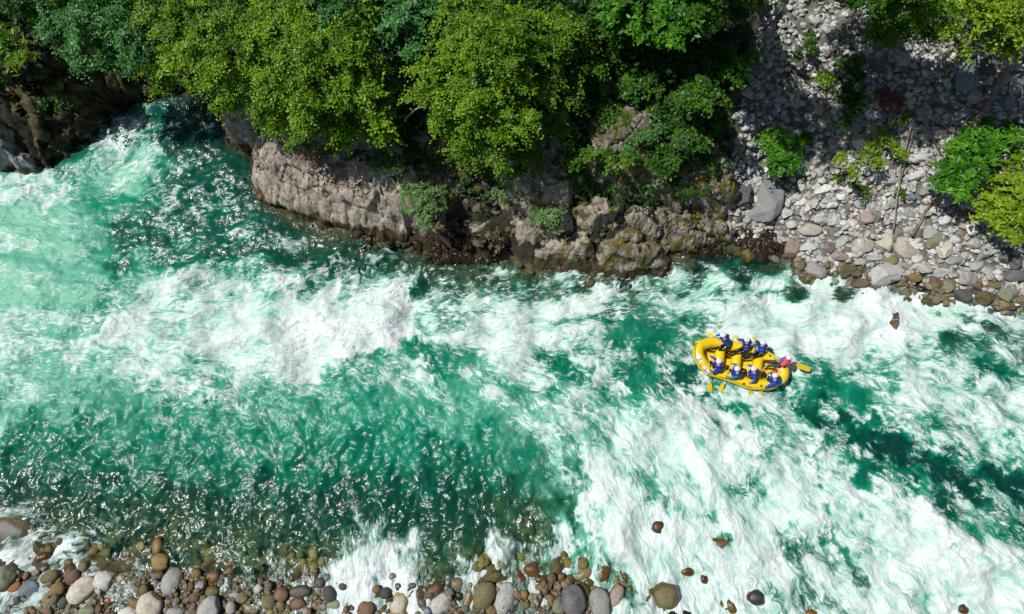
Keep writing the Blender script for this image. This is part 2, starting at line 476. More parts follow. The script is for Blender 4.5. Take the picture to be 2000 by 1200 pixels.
# crisp ridges and gaps the coarse map cannot hold: (points in photo pixels, half width, change of foam, change of mint)
STROKES = [
 ([(560, 568), (600, 545), (635, 530), (662, 506)], 9, .5, .1), ([(622, 582), (655, 556), (697, 526)], 8, .5, .1),
 ([(470, 545), (520, 560), (560, 575)], 8, .25, .1), ([(700, 655), (740, 645), (776, 655)], 24, .6, .3),
 ([(745, 640), (770, 600), (785, 565), (800, 538)], 15, .7, .3), ([(150, 690), (230, 640), (300, 580), (370, 545), (430, 520)], 13, .4, .2),
 ([(560, 720), (600, 715), (690, 690), (770, 660)], 15, .35, .2), ([(260, 660), (285, 700), (330, 735), (420, 770)], 10, .3, .1),
 ([(600, 640), (680, 610), (740, 600)], 40, .4, .3), ([(640, 668), (700, 655), (768, 652)], 12, .5, .2), ([(640, 700), (720, 690), (800, 680)], 14, -.55, -.1), ([(812, 560), (835, 600), (820, 640)], 12, -.35, -.1),
 ([(785, 665), (830, 690), (860, 700)], 14, -.5, -.3), ([(900, 690), (960, 700), (985, 720)], 14, -.35, -.1),
 ([(1060, 690), (1100, 700), (1130, 735)], 17, -.6, -.3), ([(1180, 655), (1230, 645), (1290, 660)], 22, -.45, -.15),
 ([(1200, 735), (1240, 745), (1255, 700)], 16, -.5, -.25), ([(1310, 720), (1350, 735), (1400, 775), (1450, 800)], 18, -.75, -.3),
 ([(1130, 645), (1170, 665), (1190, 690)], 13, .35, .2), ([(1120, 700), (1180, 735), (1210, 760)], 12, .5, .2),
 ([(1290, 705), (1330, 760), (1400, 805), (1450, 840), (1470, 880)], 13, .45, .2),
 ([(1150, 895), (1153, 960), (1152, 1040)], 9, .7, .4), ([(1120, 900), (1133, 960), (1138, 1060)], 9, -.5, -.2),
 ([(1250, 935), (1275, 950), (1290, 985)], 12, -.5, -.2), ([(1375, 1010), (1395, 1030), (1410, 1048)], 17, -.65, -.2),
 ([(1460, 940), (1480, 960), (1495, 975)], 14, -.5, -.3), ([(1540, 1050), (1565, 1065)], 17, -.6, -.4),
 ([(1610, 1020), (1640, 1070), (1675, 1125)], 14, -.65, -.5), ([(1220, 1150), (1240, 1170)], 16, -.6, -.3),
 ([(1450, 870), (1470, 900), (1465, 930)], 9, .4, .2), ([(1590, 850), (1585, 920), (1600, 1000)], 8, .35, .2),
 ([(1560, 800), (1640, 830), (1720, 850), (1790, 890), (1850, 920), (1900, 965)], 13, -.6, -.45),
 ([(1930, 925), (1970, 940), (1995, 965)], 16, -.7, -.45), ([(1720, 875), (1740, 885), (1760, 880)], 14, -.4, -.5),
 ([(1670, 900), (1695, 950), (1690, 990)], 14, -.55, -.2), ([(1800, 950), (1850, 1000), (1880, 1040)], 18, -.5, -.2),
 ([(1620, 900), (1690, 965), (1780, 985), (1860, 1060), (1930, 1120)], 10, .35, .25),
 ([(1700, 700), (1750, 740), (1690, 760), (1620, 730)], 22, -.55, -.2), ([(1860, 660), (1900, 655), (1960, 660)], 20, -.5, -.3),
 ([(1820, 830), (1860, 825), (1880, 840)], 14, -.45, -.3), ([(1930, 845), (1960, 860), (1990, 855)], 14, -.5, -.3),
 ([(1540, 740), (1590, 790), (1600, 820)], 14, -.4, -.15), ([(1540, 725), (1565, 760), (1545, 800), (1480, 805)], 9, .35, .15),
 ([(1340, 790), (1360, 810)], 9, .3, .1), ([(1390, 770), (1440, 778), (1500, 785)], 14, .35, .2),
 ([(1650, 810), (1720, 815), (1800, 850), (1850, 880)], 9, .35, .1), ([(1930, 815), (1935, 845), (1950, 860)], 14, .5, .4),
 ([(225, 1015), (170, 1030), (110, 1060), (60, 1080)], 11, .4, .1), ([(30, 1085), (90, 1090), (160, 1085)], 11, .3, .1), ([(190, 1110), (210, 1085)], 9, .5, .1),
 ([(705, 1050), (710, 1100), (690, 1150), (700, 1195)], 32, .5, .2), ([(760, 1100), (800, 1140)], 22, .4, .2), ([(960, 1060), (945, 1100), (960, 1135)], 19, .6, .2),
 ([(1098, 1035), (1095, 1080), (1105, 1110)], 15, .7, .2), ([(1065, 1190), (1060, 1150)], 9, .5, .1), ([(1130, 1060), (1130, 1110)], 12, -.5, 0),
 ([(230, 262), (250, 250), (285, 240)], 22, .25, .1), ([(240, 330), (265, 345), (280, 320), (270, 300)], 30, .05, .45),
 ([(0, 352), (60, 345), (120, 352)], 9, .4, .2), ([(190, 300), (250, 260)], 12, .25, .15),
 ([(330, 378), (400, 378), (470, 372)], 6, .35, .05), ([(310, 410), (340, 412)], 6, .45, .05), ([(450, 400), (490, 398), (500, 380)], 8, .35, 0),
 ([(500, 462), (560, 466), (590, 490)], 6, .35, 0), ([(240, 420), (300, 450), (250, 490), (220, 520)], 26, -.1, -.15),
 ([(360, 590), (430, 510), (350, 480), (300, 500)], 18, -.1, -.05), ([(180, 590), (205, 630)], 17, -.3, -.25), ([(90, 650), (100, 700)], 10, -.2, -.15),
 ([(740, 510), (760, 500), (780, 495)], 9, .45, .1), ([(715, 470), (725, 490)], 7, .35, 0), ([(970, 515), (985, 525)], 8, .3, 0),
 ([(1140, 530), (1180, 555), (1230, 545), (1300, 530)], 6, .4, 0), ([(1340, 505), (1380, 515), (1400, 520)], 6, .45, 0),
 ([(1010, 565), (1060, 575), (1120, 560)], 15, -.3, -.2), ([(1100, 590), (1160, 570), (1210, 545)], 9, .4, .1),
 ([(1440, 555), (1500, 560), (1560, 580), (1590, 600)], 8, .3, .1), ([(1660, 620), (1740, 600), (1760, 640)], 24, .2, .1),
 ([(1690, 578), (1720, 570), (1730, 590)], 8, -.45, -.3), ([(1800, 570), (1830, 590), (1850, 580)], 9, -.5, -.4),
]
jx = PX+10*fbm2(WX, WY, 2.2, 13, 4.6)+3*fbm2(WX, WY, .7, 15, 4.4); jy = PY+10*fbm2(WX, WY, 2.2, 14, 4.6)+3*fbm2(WX, WY, .7, 16, 4.4)
for pts, hw, df, dm in STROKES:
    P = np.array(pts); pad = hw*2.6+30
    ca = [at(a, c, 0) for a in (P[:, 0].min()-pad, P[:, 0].max()+pad) for c in (P[:, 1].min()-pad, P[:, 1].max()+pad)]
    i0, i1 = np.searchsorted(wx, [min(q.x for q in ca), max(q.x for q in ca)]); j0, j1 = np.searchsorted(wy, [min(q.y for q in ca), max(q.y for q in ca)])
    s = (slice(j0, j1), slice(i0, i1))
    k = 1-smooth(hw*.2, hw*2.0, dist_line(jx[s], jy[s], pts))
    dens[s] += k*df*(.62 if df < 0 else 1); mint[s] += k*dm*(.5 if dm < 0 else 1)
for rx_, ry_, rr_ in [(1302, 1163, 24), (1400, 1062, 26), (1290, 1028, 15), (1323, 1066, 9), (1477, 1163, 18), (1430, 1180, 13), (1756, 1180, 14), (1744, 628, 17), (1585, 1200, 12), (1727, 538, 26), (1592, 530, 18), (1677, 556, 20), (1846, 565, 14), (1919, 584, 18), (1955, 580, 18), (33, 1036, 38), (784, 1180, 20), (716, 1187, 16)]:
    q = np.hypot(jx-rx_, jy-ry_)/rr_; dens += .30*np.exp(-((q-1.35)/.45)**2); mint -= .12*np.exp(-(q/1.1)**2)
qr = np.hypot((PX-1447)/100, ((PY-712)+.28*(PX-1447)*-1)/52); dens += .40*np.exp(-((qr-1.12)/.15)**2)*(.6+.5*fbm2(WX, WY, 1.5, 17, 4))
# flow direction from control points: (px, py, degrees above the photo's right)
CTRL = [(100, 400, -8), (250, 270, 48), (300, 200, 50), (350, 330, 75), (250, 480, -30), (400, 420, 5), (400, 550, 32), (550, 620, 27), (700, 600, 30), (500, 450, -20), (620, 500, -25),
 (900, 560, 15), (1000, 600, 20), (1150, 560, 30), (1100, 650, 20), (750, 720, -35), (900, 800, -55), (700, 850, -58), (1000, 750, -40), (1300, 720, -38),
 (1500, 850, -42), (1700, 950, -42), (1900, 1080, -38), (1900, 800, -28), (1950, 950, -40), (1750, 600, -12), (1550, 590, 5), (1400, 600, 12), (1200, 850, -60),
 (1200, 1000, -82), (1350, 1050, -72), (1500, 1100, -68), (1700, 1100, -50), (300, 750, -18), (150, 650, 12), (450, 800, -38), (200, 900, -28), (100, 800, -18),
 (600, 1000, -78), (700, 1120, -85), (950, 950, -75), (950, 1100, -88), (300, 1000, -45), (100, 1060, 35), (500, 1100, -60), (1650, 700, -15), (1300, 900, -55), (1100, 700, -20)]
acx = np.zeros_like(WX); acy = np.zeros_like(WX)
for cx, cy, a in CTRL:
    g = np.exp(-((PX-cx)**2+(PY-cy)**2)/(2*95**2))+1e-4/(1+((PX-cx)**2+(PY-cy)**2)/1e5)
    acx += g*math.cos(R(a)); acy += g*math.sin(R(a))
th = np.arctan2(acy, acx)+0.30*fbm2(WX, WY, 2.6, 21)+0.30*fbm2(WX, WY, 1.0, 22, 3.6)
vx = np.cos(th).astype(np.float32); vy = np.sin(th).astype(np.float32)
II, JJ = np.meshgrid(np.arange(NX, dtype=np.float32), np.arange(NY, dtype=np.float32))
def lic(src, L_, step=1.0, vx=vx, vy=vy):
    acc = src.copy()
    for s in (1, -1):
        x = II.copy(); y = JJ.copy()
        for _ in range(L_):
            i = np.clip(x+.5, 0, NX-1).astype(np.int32); j = np.clip(y+.5, 0, NY-1).astype(np.int32)
            x += s*step*vx[j, i]; y += s*step*vy[j, i]
            i = np.clip(x+.5, 0, NX-1).astype(np.int32); j = np.clip(y+.5, 0, NY-1).astype(np.int32)
            acc += src[j, i]
    return acc/acc.std()
def warp(src, amp, lam, seed):
    a = fft_noise(NX, NY, DX, lam*.4, lam*2.5, 3, seed)*amp/DX; b_ = fft_noise(NX, NY, DX, lam*.4, lam*2.5, 3, seed+1)*amp/DX
    i = np.clip(II+a, 0, NX-1).astype(np.int32); j = np.clip(JJ+b_, 0, NY-1).astype(np.int32)
    return src[j, i]
coarse = lic(fft_noise(NX, NY, DX, .30, 2.6, 2.4, 31), 15, 2.7)
medium = lic(fft_noise(NX, NY, DX, .10, .9, 1.9, 32), 12, 1.7)
fine = lic(fft_noise(NX, NY, DX, .05, .30, 1.0, 33), 7, 1.0)
rid = fft_noise(NX, NY, DX, .12, 1.1, 2.4, 35)
rid = 1-np.abs(warp(rid, .22, .9, 37)); rid = lic((rid-rid.mean())/rid.std(), 3, 1.0)      # thin curling foam threads
rid2 = fft_noise(NX, NY, DX, .3, 2.2, 2.6, 45); rid2 = 1-np.abs(warp(rid2, .3, 1.5, 47)); rid2 = lic((rid2-rid2.mean())/rid2.std(), 4, 1.2)
pat = .40*coarse+.44*medium+.34*fine+.58*rid+.42*rid2
pat /= pat.std()
U = 1/(1+np.exp(-1.7*pat))                                                # nearly uniform 0..1
D = np.clip(dens*.90-.02, 0, 1.1); D = np.clip(D+.06*np.sin((np.clip(D, 0, 1)-.5)*2*np.pi)*.9, 0, 1.1)
ln = warp(fft_noise(NX, NY, DX, .16, 1.3, 2.2, 81), .25, 1.0, 83); ln = lic(np.exp(-(ln/.13)**2), 3, 1.0); ln2 = warp(fft_noise(NX, NY, DX, .10, .7, 2.0, 85), .12, .5, 87); ln2 = lic(np.exp(-(ln2/.16)**2), 2, 1.0)
ln = np.clip((ln-ln.mean())*.55, 0, 1.6)+np.clip((ln2-ln2.mean())*.35, 0, 1)      # net of thin foam lines
e = U-(1-D*1.02)
fb = smooth(.17, 1.30, D+.05*coarse)
foam = (fb*.90+(U-.5)*.50*np.sqrt(np.clip(4*fb*(1-fb), 0, 1)))*smooth(0.0, .32, D)
foam = np.clip(foam, 0, 1)
foam += .32*smooth(.05, .75, D)*smooth(.9, 2.7, rid*.8+medium*.5+fine*.25)*(1-foam)          # thin white threads over the milky water
foam += .62*ln*smooth(.03, .34, D+.10*coarse)*(1-.75*smooth(.5, .95, D))*(1-foam)
foam = np.clip(foam+.07*(fine*.6+medium*.4)*foam, 0, 1)
tex = (.22+.78*smooth(.15, .5, D))*(1-.55*smooth(.55, .95, D))
Db = fft_blur(np.clip(D, 0, 1), .45)
M_ = np.clip(mint*.88+.20*Db*smooth(.15, .5, Db)+(.085*coarse+.045*medium+.02*fine+.04*rid2)*tex+.20*foam+.06*smooth(.45, .9, D), 0, 1.1)
# surface height
turb = np.clip(.25+.9*D, .25, 1.1)
sd_n = sdf_poly(WX, WY, NORTH)
calm = smooth(0, 1.0, -sd_n)
hz = turb*(.145*fft_noise(NX, NY, DX, 1.4, 6, 3, 51)+.028*coarse+.030*fft_noise(NX, NY, DX, .6, 2.4, 3, 52))
rip = lic(fft_noise(NX, NY, DX, .17, 1.1, 2.5, 53), 4, 1.0, -vy, vx)
sw = smooth(700, 850, PY)*(1-smooth(1120, 1180, PX))
hz += rip*(.0024+.0026*turb+.0018*sw*(.35+.65*(1-smooth(350, 900, PX)))*smooth(-.6, 1.4, fft_noise(NX, NY, DX, .8, 4, 3, 57)))+sw*(.5+.5*(1-smooth(350, 900, PX)))*.042*lic(fft_noise(NX, NY, DX, .55, 2.6, 2.8, 55), 4, 2.0, -vy, vx)+.010*fft_noise(NX, NY, DX, .3, 1.2, 2.5, 54)*(1+sw)
hz += foam*(.016*np.abs(medium)+.012*rid+.004*fine)
def hump(px, py, rx, ry, ang, a):
    c, s_ = math.cos(R(ang)), math.sin(R(ang)); u = (PX-px)*c-(PY-py)*s_; v = (PX-px)*s_+(PY-py)*c
    return a*np.exp(-(u/rx)**2-(v/ry)**2)
hz += hump(700, 630, 90, 38, 25, .45)+hump(770, 600, 60, 26, 60, .15)+hump(620, 530, 70, 22, 30, .25)+hump(1150, 640, 70, 28, 20, .25)
hz += hump(1345, 770, 60, 22, -40, -.15)+hump(1430, 860, 70, 30, -40, .3)+hump(1650, 830, 160, 30, -28, -.2)+hump(1820, 1000, 160, 50, -38, .25)+hump(720, 1120, 70, 60, 0, .12)
rd = hump(1447, 712, 120, 70, -15, 1.0); hz = hz*(1-.6*rd)+rd*.05
shore_s = np.interp(PX.ravel(), [-400, 0, 300, 650, 850, 1150, 1250, 1500, 2000, 2600], [1112, 1118, 1125, 1150, 1160, 1140, 1235, 1260, 1300, 1350]).reshape(PX.shape)
shallow_s = smooth(-60, 30, PY-shore_s)
hz = hz*(.35+.65*calm)*(1-.5*shallow_s)+.015+.085*shallow_s
Gw = ground_np(WX.ravel(), WY.ravel()).reshape(WX.shape)
depth = np.clip(hz-Gw, 0, 5)
keep = (Gw < hz+.25)
F = grid_faces(NX, NY)
kf = keep.ravel()[F].any(1); F = F[kf]
used = np.zeros(NX*NY, bool); used[F.ravel()] = True; remap = np.cumsum(used)-1
V = np.stack([WX.ravel(), WY.ravel(), hz.ravel()], 1)[used]; F = remap[F]
m, n, b = new_mat('river_water'); L = n.links.new
fa = N(n, 'ShaderNodeAttribute', attribute_name='foam'); ma = N(n, 'ShaderNodeAttribute', attribute_name='aeration'); da = N(n, 'ShaderNodeAttribute', attribute_name='depth')
ge = N(n, 'ShaderNodeNewGeometry')
nz = N(n, 'ShaderNodeTexNoise', Scale=9.0, Detail=7.0, Roughness=0.7, Distortion=1.2); L(ge.outputs['Position'], nz.inputs['Vector'])
nz2 = N(n, 'ShaderNodeTexNoise', Scale=8.0, Detail=2.0, Roughness=0.5, Distortion=0.8); L(ge.outputs['Position'], nz2.inputs['Vector'])
wcol = rampn(n, ma.outputs['Fac'], [(0.0, (0.002, 0.045, 0.035)), (0.14, (0.001, 0.095, 0.062)), (0.24, (0.001, 0.160, 0.092)), (0.38, (0.006, 0.255, 0.155)), (0.60, (0.09, 0.40, 0.27)), (1.0, (0.32, 0.66, 0.49))])
ff = math_(n, 'ADD', fa.outputs['Fac'], math_(n, 'MULTIPLY', math_(n, 'SUBTRACT', nz.outputs[0], 0.5), 0.26), True)
ff = math_(n, 'MULTIPLY', ff, math_(n, 'MULTIPLY', fa.outputs['Fac'], 2.6, True), True)
fr = rampn(n, ff, [(0.0, g3(0)), (0.97, g3(1))])
scat = mixc(n, fr.outputs[0], wcol.outputs[0], (0.75, 0.79, 0.81))
dif = N(n, 'ShaderNodeBsdfDiffuse'); L(scat, dif.inputs[0])
# clear shallow water: see-through, tinted by the depth below
dens_n = math_(n, 'SUBTRACT', 1.0, math_(n, 'POWER', 2.718, math_(n, 'MULTIPLY', da.outputs['Fac'], -1.0)))
op = math_(n, 'MAXIMUM', dens_n, fr.outputs[0])
op = math_(n, 'MAXIMUM', op, math_(n, 'MULTIPLY', math_(n, 'SUBTRACT', ma.outputs['Fac'], 0.30), 2.6, True))
cx = N(n, 'ShaderNodeCombineXYZ')
for i, k in enumerate((-0.75, -0.12, -0.35)): L(math_(n, 'POWER', 2.718, math_(n, 'MULTIPLY', da.outputs['Fac'], k)), cx.inputs[i])
tr = N(n, 'ShaderNodeBsdfTransparent'); L(cx.outputs[0], tr.inputs[0])
ms = N(n, 'ShaderNodeMixShader'); L(op, ms.inputs[0]); L(tr.outputs[0], ms.inputs[1]); L(dif.outputs[0], ms.inputs[2])
bp = N(n, 'ShaderNodeBump', Strength=1.0, Distance=0.020); L(nz2.outputs[0], bp.inputs['Height'])
bp2 = N(n, 'ShaderNodeBump', Strength=0.6, Distance=0.04); L(nz.outputs[0], bp2.inputs['Height']); L(bp2.outputs[0], dif.inputs['Normal'])
gl = N(n, 'ShaderNodeBsdfGlossy', Roughness=0.19); L(math_(n, 'ADD', 0.175, math_(n, 'MULTIPLY', math_(n, 'SUBTRACT', ma.outputs['Fac'], 0.15), 0.6, True)), gl.inputs['Roughness']); L(bp.outputs[0], gl.inputs['Normal'])
fz = N(n, 'ShaderNodeFresnel', IOR=1.33)
gf = math_(n, 'MULTIPLY', math_(n, 'MULTIPLY', fz.outputs[0], 1.0), math_(n, 'SUBTRACT', 1.0, math_(n, 'MULTIPLY', fr.outputs[0], 0.8)))
m2 = N(n, 'ShaderNodeMixShader'); L(gf, m2.inputs[0]); L(ms.outputs[0], m2.inputs[1]); L(gl.outputs[0], m2.inputs[2])
g2 = N(n, 'ShaderNodeBsdfGlossy', Roughness=0.38); m3 = N(n, 'ShaderNodeMixShader'); L(math_(n, 'MULTIPLY', gf, 0.30), m3.inputs[0]); L(m2.outputs[0], m3.inputs[1]); L(g2.outputs[0], m3.inputs[2])
L(m3.outputs[0], n.nodes['Material Output'].inputs[0])
o = mesh_np('river', V, F, m, attrs={'foam': foam.ravel()[used], 'aeration': M_.ravel()[used], 'depth': depth.ravel()[used]})
tag(o, 'green river with white rapids between rocky banks', kind='structure')
def wz(px, py):
    p = at(px, py, 0); i = int(np.clip((p.x-wx[0])/DX, 0, NX-1)); j = int(np.clip((p.y-wy[0])/DX, 0, NY-1)); return float(hz[j, i])

# thrown droplets over the breaking water
r = np.random.default_rng(5)
_t = (1+5**.5)/2
DV = np.array([(-1, _t, 0), (1, _t, 0), (-1, -_t, 0), (1, -_t, 0), (0, -1, _t), (0, 1, _t), (0, -1, -_t), (0, 1, -_t), (_t, 0, -1), (_t, 0, 1), (-_t, 0, -1), (-_t, 0, 1)])/1.9
DF = np.array([(0, 11, 5), (0, 5, 1), (0, 1, 7), (0, 7, 10), (0, 10, 11), (1, 5, 9), (5, 11, 4), (11, 10, 2), (10, 7, 6), (7, 1, 8), (3, 9, 4), (3, 4, 2), (3, 2, 6), (3, 6, 8), (3, 8, 9), (4, 9, 5), (2, 4, 11), (6, 2, 10), (8, 6, 7), (9, 8, 1)])
jj = r.integers(5, NY-5, 60000); ii = r.integers(5, NX-5, 60000); okd = (foam[jj, ii] > .62) & (r.random(60000) < .16*smooth(.5, 1, D[jj, ii])) & (Gw[jj, ii] < 0)
jj, ii = jj[okd], ii[okd]; nd = len(jj); rr = r.uniform(.010, .026, nd)
P_ = np.stack([wx[ii]+r.normal(size=nd)*.12, wy[jj]+r.normal(size=nd)*.12, hz[jj, ii]+np.abs(r.normal(size=nd))*.14+.02], 1)
m, n, b = new_mat('spray_white'); b.inputs['Base Color'].default_value = (.8, .83, .84, 1); b.inputs['Roughness'].default_value = .3
tag(mesh_np('spray', (P_[:, None]+DV[None]*rr[:, None, None]).reshape(-1, 3), (np.arange(nd)[:, None, None]*12+DF[None]).reshape(-1, 3), m), 'droplets thrown up by the breaking white water', 'spray', kind='stuff')

# ---------------------------------------------------------------- rock outcrops of the north bank
M_PINK = rock_mat('pinkish_grey_rock', (0.25, 0.21, 0.17), (0.55, 0.475, 0.39), moss=0.12, scale=1.0, wetz=0.65)
M_MOSSY = rock_mat('mossy_rock', (0.13, 0.11, 0.085), (0.42, 0.38, 0.32), moss=0.50, scale=1.0, wetz=0.4)
M_HALF = rock_mat('half_mossy_rock', (0.20, 0.17, 0.135), (0.50, 0.45, 0.37), moss=0.34, scale=1.0, wetz=0.6)
M_BROWN = rock_mat('wet_brown_rock', (0.05, 0.035, 0.022), (0.17, 0.12, 0.07), moss=0.35, moss_col=((0.10, 0.075, 0.012), (0.04, 0.03, 0.008)), scale=1.5, wetz=0.9)
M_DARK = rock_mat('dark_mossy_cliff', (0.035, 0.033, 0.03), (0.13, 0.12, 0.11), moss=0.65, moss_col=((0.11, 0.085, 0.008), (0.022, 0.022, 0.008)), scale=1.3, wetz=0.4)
M_GREY = rock_mat('smooth_grey_rock', (0.20, 0.20, 0.20), (0.42, 0.42, 0.42), moss=0.05, scale=0.9, wetz=0.25)

def blocky(V, cell, seed):
    """3-D fractured relief: jittered cells, each with its own level and tilt, dark creases between"""
    r = np.random.default_rng(seed); A_, B_ = np.array([.35, .2, .93]), np.array([.93, -.1, -.35])
    U = np.stack([V @ A_*1.8, V @ B_, V[:, 1]*.9], 1)/cell+.25*np.stack([sines3(V, 3/cell*.5, seed+50+k) for k in range(3)], 1)
    base = np.floor(U).astype(np.int64); d1 = np.full(len(V), 9.0); d2 = np.full(len(V), 9.0); lev = np.zeros(len(V)); T = r.random((4096, 5))
    for ox in (-1, 0, 1):
        for oy in (-1, 0, 1):
            for oz in (-1, 0, 1):
                c = base+[ox, oy, oz]; h = (c[:, 0]*73856093 ^ c[:, 1]*19349663 ^ c[:, 2]*83492791) % 4096; t = T[h]
                p = c+t[:, :3]; e = U-p; d = np.sqrt((e**2).sum(1)); l = t[:, 3]-.5+(t[:, 4]-.5)*e[:, 0]*.9-e[:, 2]*.25
                near = d < d1; d2 = np.where(near, d1, np.minimum(d2, d)); lev = np.where(near, l, lev); d1 = np.where(near, d, d1)
    return lev-.30*(1-smooth(0, .055, d2-d1))

def outcrop(name, label, poly, extra, edge, mat, seed, rough=0.16, cells=1.1, tilt=0.0, cat='rock', group=None, step=0.045, follow=1.0, block=1.0, bcell=1.5):
    P = W2(poly); A = np.array(P); x0, y0 = A.min(0)-.25; x1, y1 = A.max(0)+.25
    xs = np.arange(x0, x1, step); ys = np.arange(y0, y1, step); X, Y = np.meshgrid(xs, ys)
    X = X.astype(np.float32); Y = Y.astype(np.float32)
    sd = sdf_poly(X+.10*fbm2(X, Y, 2.0, 60+seed % 5, 4.2), Y+.10*fbm2(X, Y, 2.0, 66+seed % 5, 4.2), P)
    g = ground_np(X, Y, False)
    r = np.random.default_rng(seed)
    npt = max(3, int((x1-x0)*(y1-y0)/(cells*cells)))
    pts = np.stack([r.uniform(x0, x1, npt), r.uniform(y0, y1, npt)], 1)
    wx_ = X+.25*fbm2(X, Y, 1.5, 71); wy_ = Y+.25*fbm2(X, Y, 1.5, 72)
    dd = np.sort(np.sqrt((wx_[..., None]-pts[:, 0])**2+((wy_[..., None]-pts[:, 1])*1.25)**2), -1)[..., :2]
    idx = np.argmin((wx_[..., None]-pts[:, 0])**2+((wy_[..., None]-pts[:, 1])*1.25)**2, -1)
    W_ = np.exp(-(((wx_[..., None]-pts[:, 0])**2+((wy_[..., None]-pts[:, 1])*1.25)**2)-(dd[..., :1]**2))/(cells*cells*.10)); W_ /= W_.sum(-1, keepdims=True)
    lv = r.uniform(-.5, .5, npt); ga = r.uniform(-.4, .4, npt); gb = r.uniform(-.5, .1, npt)
    plane = (W_*(lv+ga*(wx_[..., None]-pts[:, 0])+gb*(wy_[..., None]-pts[:, 1]))).sum(-1)
    crack = smooth(0, .16, dd[..., 1]-dd[..., 0]+.04*fbm2(X, Y, .6, 75))
    prof = smooth(-0.02, edge, sd)**.55
    z = np.maximum(g, -.25)*follow+prof*(extra+tilt*(Y-y0))
    z += prof*(rough*1.6*plane-rough*.45*(1-crack)+rough*.55*fbm2(X, Y, 2.2, 73, 4.0)+rough*.16*fbm2(X, Y, .7, 74, 3.4))
    z = np.where(sd < 0, np.minimum(z, g)-np.minimum(-sd*6, 1.5), z)
    F = grid_faces(len(xs), len(ys)); F = F[(sd.ravel()[F] > -.2).any(1)]
    used = np.zeros(X.size, bool); used[F.ravel()] = True; remap = np.cumsum(used)-1
    c = Vector((float(A[:, 0].mean()), float(A[:, 1].mean()), 0.0))
    V = np.stack([X.ravel()-c.x, Y.ravel()-c.y, z.ravel()], 1)[used]
    gy_, gx_ = np.gradient(z, step); nn = np.stack([-gx_.ravel(), -gy_.ravel(), np.ones(z.size)], 1)[used]; nn /= np.linalg.norm(nn, axis=1)[:, None]
    V = V+nn*blocky(V, bcell, seed)[:, None]*rough*1.5*block+nn*blocky(V, bcell*.4, seed+1)[:, None]*rough*.16*block
    Q = np.stack([sines3(V, 5, seed+k)+.6*sines3(V, 11, seed+9+k) for k in range(3)], 1); V = V+Q*rough*.03
    o = mesh_np(name, V, remap[F], mat, loc=c)
    return tag(o, label, cat, group)

outcrop('rock_outcrop', 'large pinkish grey bare rock outcrop beside the dark green cove', [(426, 196), (470, 176), (540, 215), (620, 270), (700, 305), (790, 325), (835, 380), (850, 440), (800, 474), (740, 466), (690, 455), (640, 442), (580, 430), (530, 412), (502, 378), (493, 305), (447, 292), (434, 245)], 1.5, 1.1, M_PINK, 3, rough=.15, cells=2.6, bcell=2.0)
outcrop('rock_outcrop', 'dark mossy rock in the gap behind the pale green feathery bush', [(790, 320), (925, 320), (935, 395), (905, 430), (850, 432), (815, 380)], .6, .7, M_MOSSY, 4)
outcrop('rock_outcrop', 'pale grey rock with olive moss just right of the dark cleft', [(922, 335), (985, 318), (1100, 340), (1113, 400), (1104, 436), (1060, 448), (1010, 442), (985, 432), (948, 392)], 1.4, .8, M_HALF, 5, rough=.13, cells=2.0)
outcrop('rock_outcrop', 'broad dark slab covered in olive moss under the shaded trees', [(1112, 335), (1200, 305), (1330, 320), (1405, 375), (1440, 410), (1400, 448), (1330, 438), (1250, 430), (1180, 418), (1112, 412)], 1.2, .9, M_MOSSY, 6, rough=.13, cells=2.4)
outcrop('boulder', 'rounded pinkish grey boulder below the small pale shrub, at the left of the low domes', [(998, 452), (1050, 435), (1106, 442), (1112, 468), (1060, 488), (1012, 488)], 1.25, .9, M_PINK, 7, rough=.1, cells=2.2, cat='boulder')
outcrop('boulder', 'long low grey and brown dome at the water, left of the mossier dome', [(1030, 500), (1075, 478), (1140, 470), (1160, 500), (1158, 528), (1090, 535), (1040, 522)], 1.05, 1.0, M_HALF, 8, rough=.1, cells=2.2, cat='boulder')
outcrop('boulder', 'wide wet dome with yellow moss right at the edge of the white water', [(1156, 492), (1200, 466), (1262, 476), (1315, 510), (1300, 540), (1230, 548), (1165, 534)], 1.15, 1.1, M_MOSSY, 9, rough=.1, cells=2.4, cat='boulder')
outcrop('boulder', 'grey and olive boulder wedged between the two low domes and the mossy slab', [(1106, 438), (1150, 424), (1204, 440), (1194, 468), (1150, 480), (1115, 466)], 1.0, .5, M_HALF, 10, cat='boulder')
outcrop('boulder', 'small pinkish wedge of rock on top of the wide yellow mossy dome', [(1206, 442), (1255, 438), (1292, 466), (1260, 474), (1212, 462)], 1.15, .4, M_PINK, 11, cat='boulder')
outcrop('boulder', 'brown mossy boulder between the dark slab and the wet brown ledge', [(1255, 432), (1330, 436), (1400, 446), (1430, 470), (1350, 500), (1296, 484)], .75, .6, M_MOSSY, 12, cat='boulder')
outcrop('rock_ledge', 'wet brown ledge under thin water at the left foot of the scree', [(1385, 440), (1480, 440), (1545, 492), (1500, 512), (1420, 505), (1345, 500)], .12, .6, M_BROWN, 13, rough=.16, follow=.6, cat='ledge')
outcrop('rock_ledge', 'long wet brown ledge at the waterline under the big pinkish outcrop', [(596, 436), (700, 448), (800, 468), (845, 486), (830, 508), (740, 495), (660, 475)], .22, .5, M_BROWN, 14, rough=.2, follow=.4, cat='ledge')
outcrop('rock_ledge', 'wet brown slab at the waterline below the small round boulder', [(826, 470), (870, 455), (944, 468), (990, 470), (1000, 505), (950, 514), (890, 520), (835, 512)], .38, .4, M_BROWN, 15, rough=.2, follow=.4, cat='ledge')
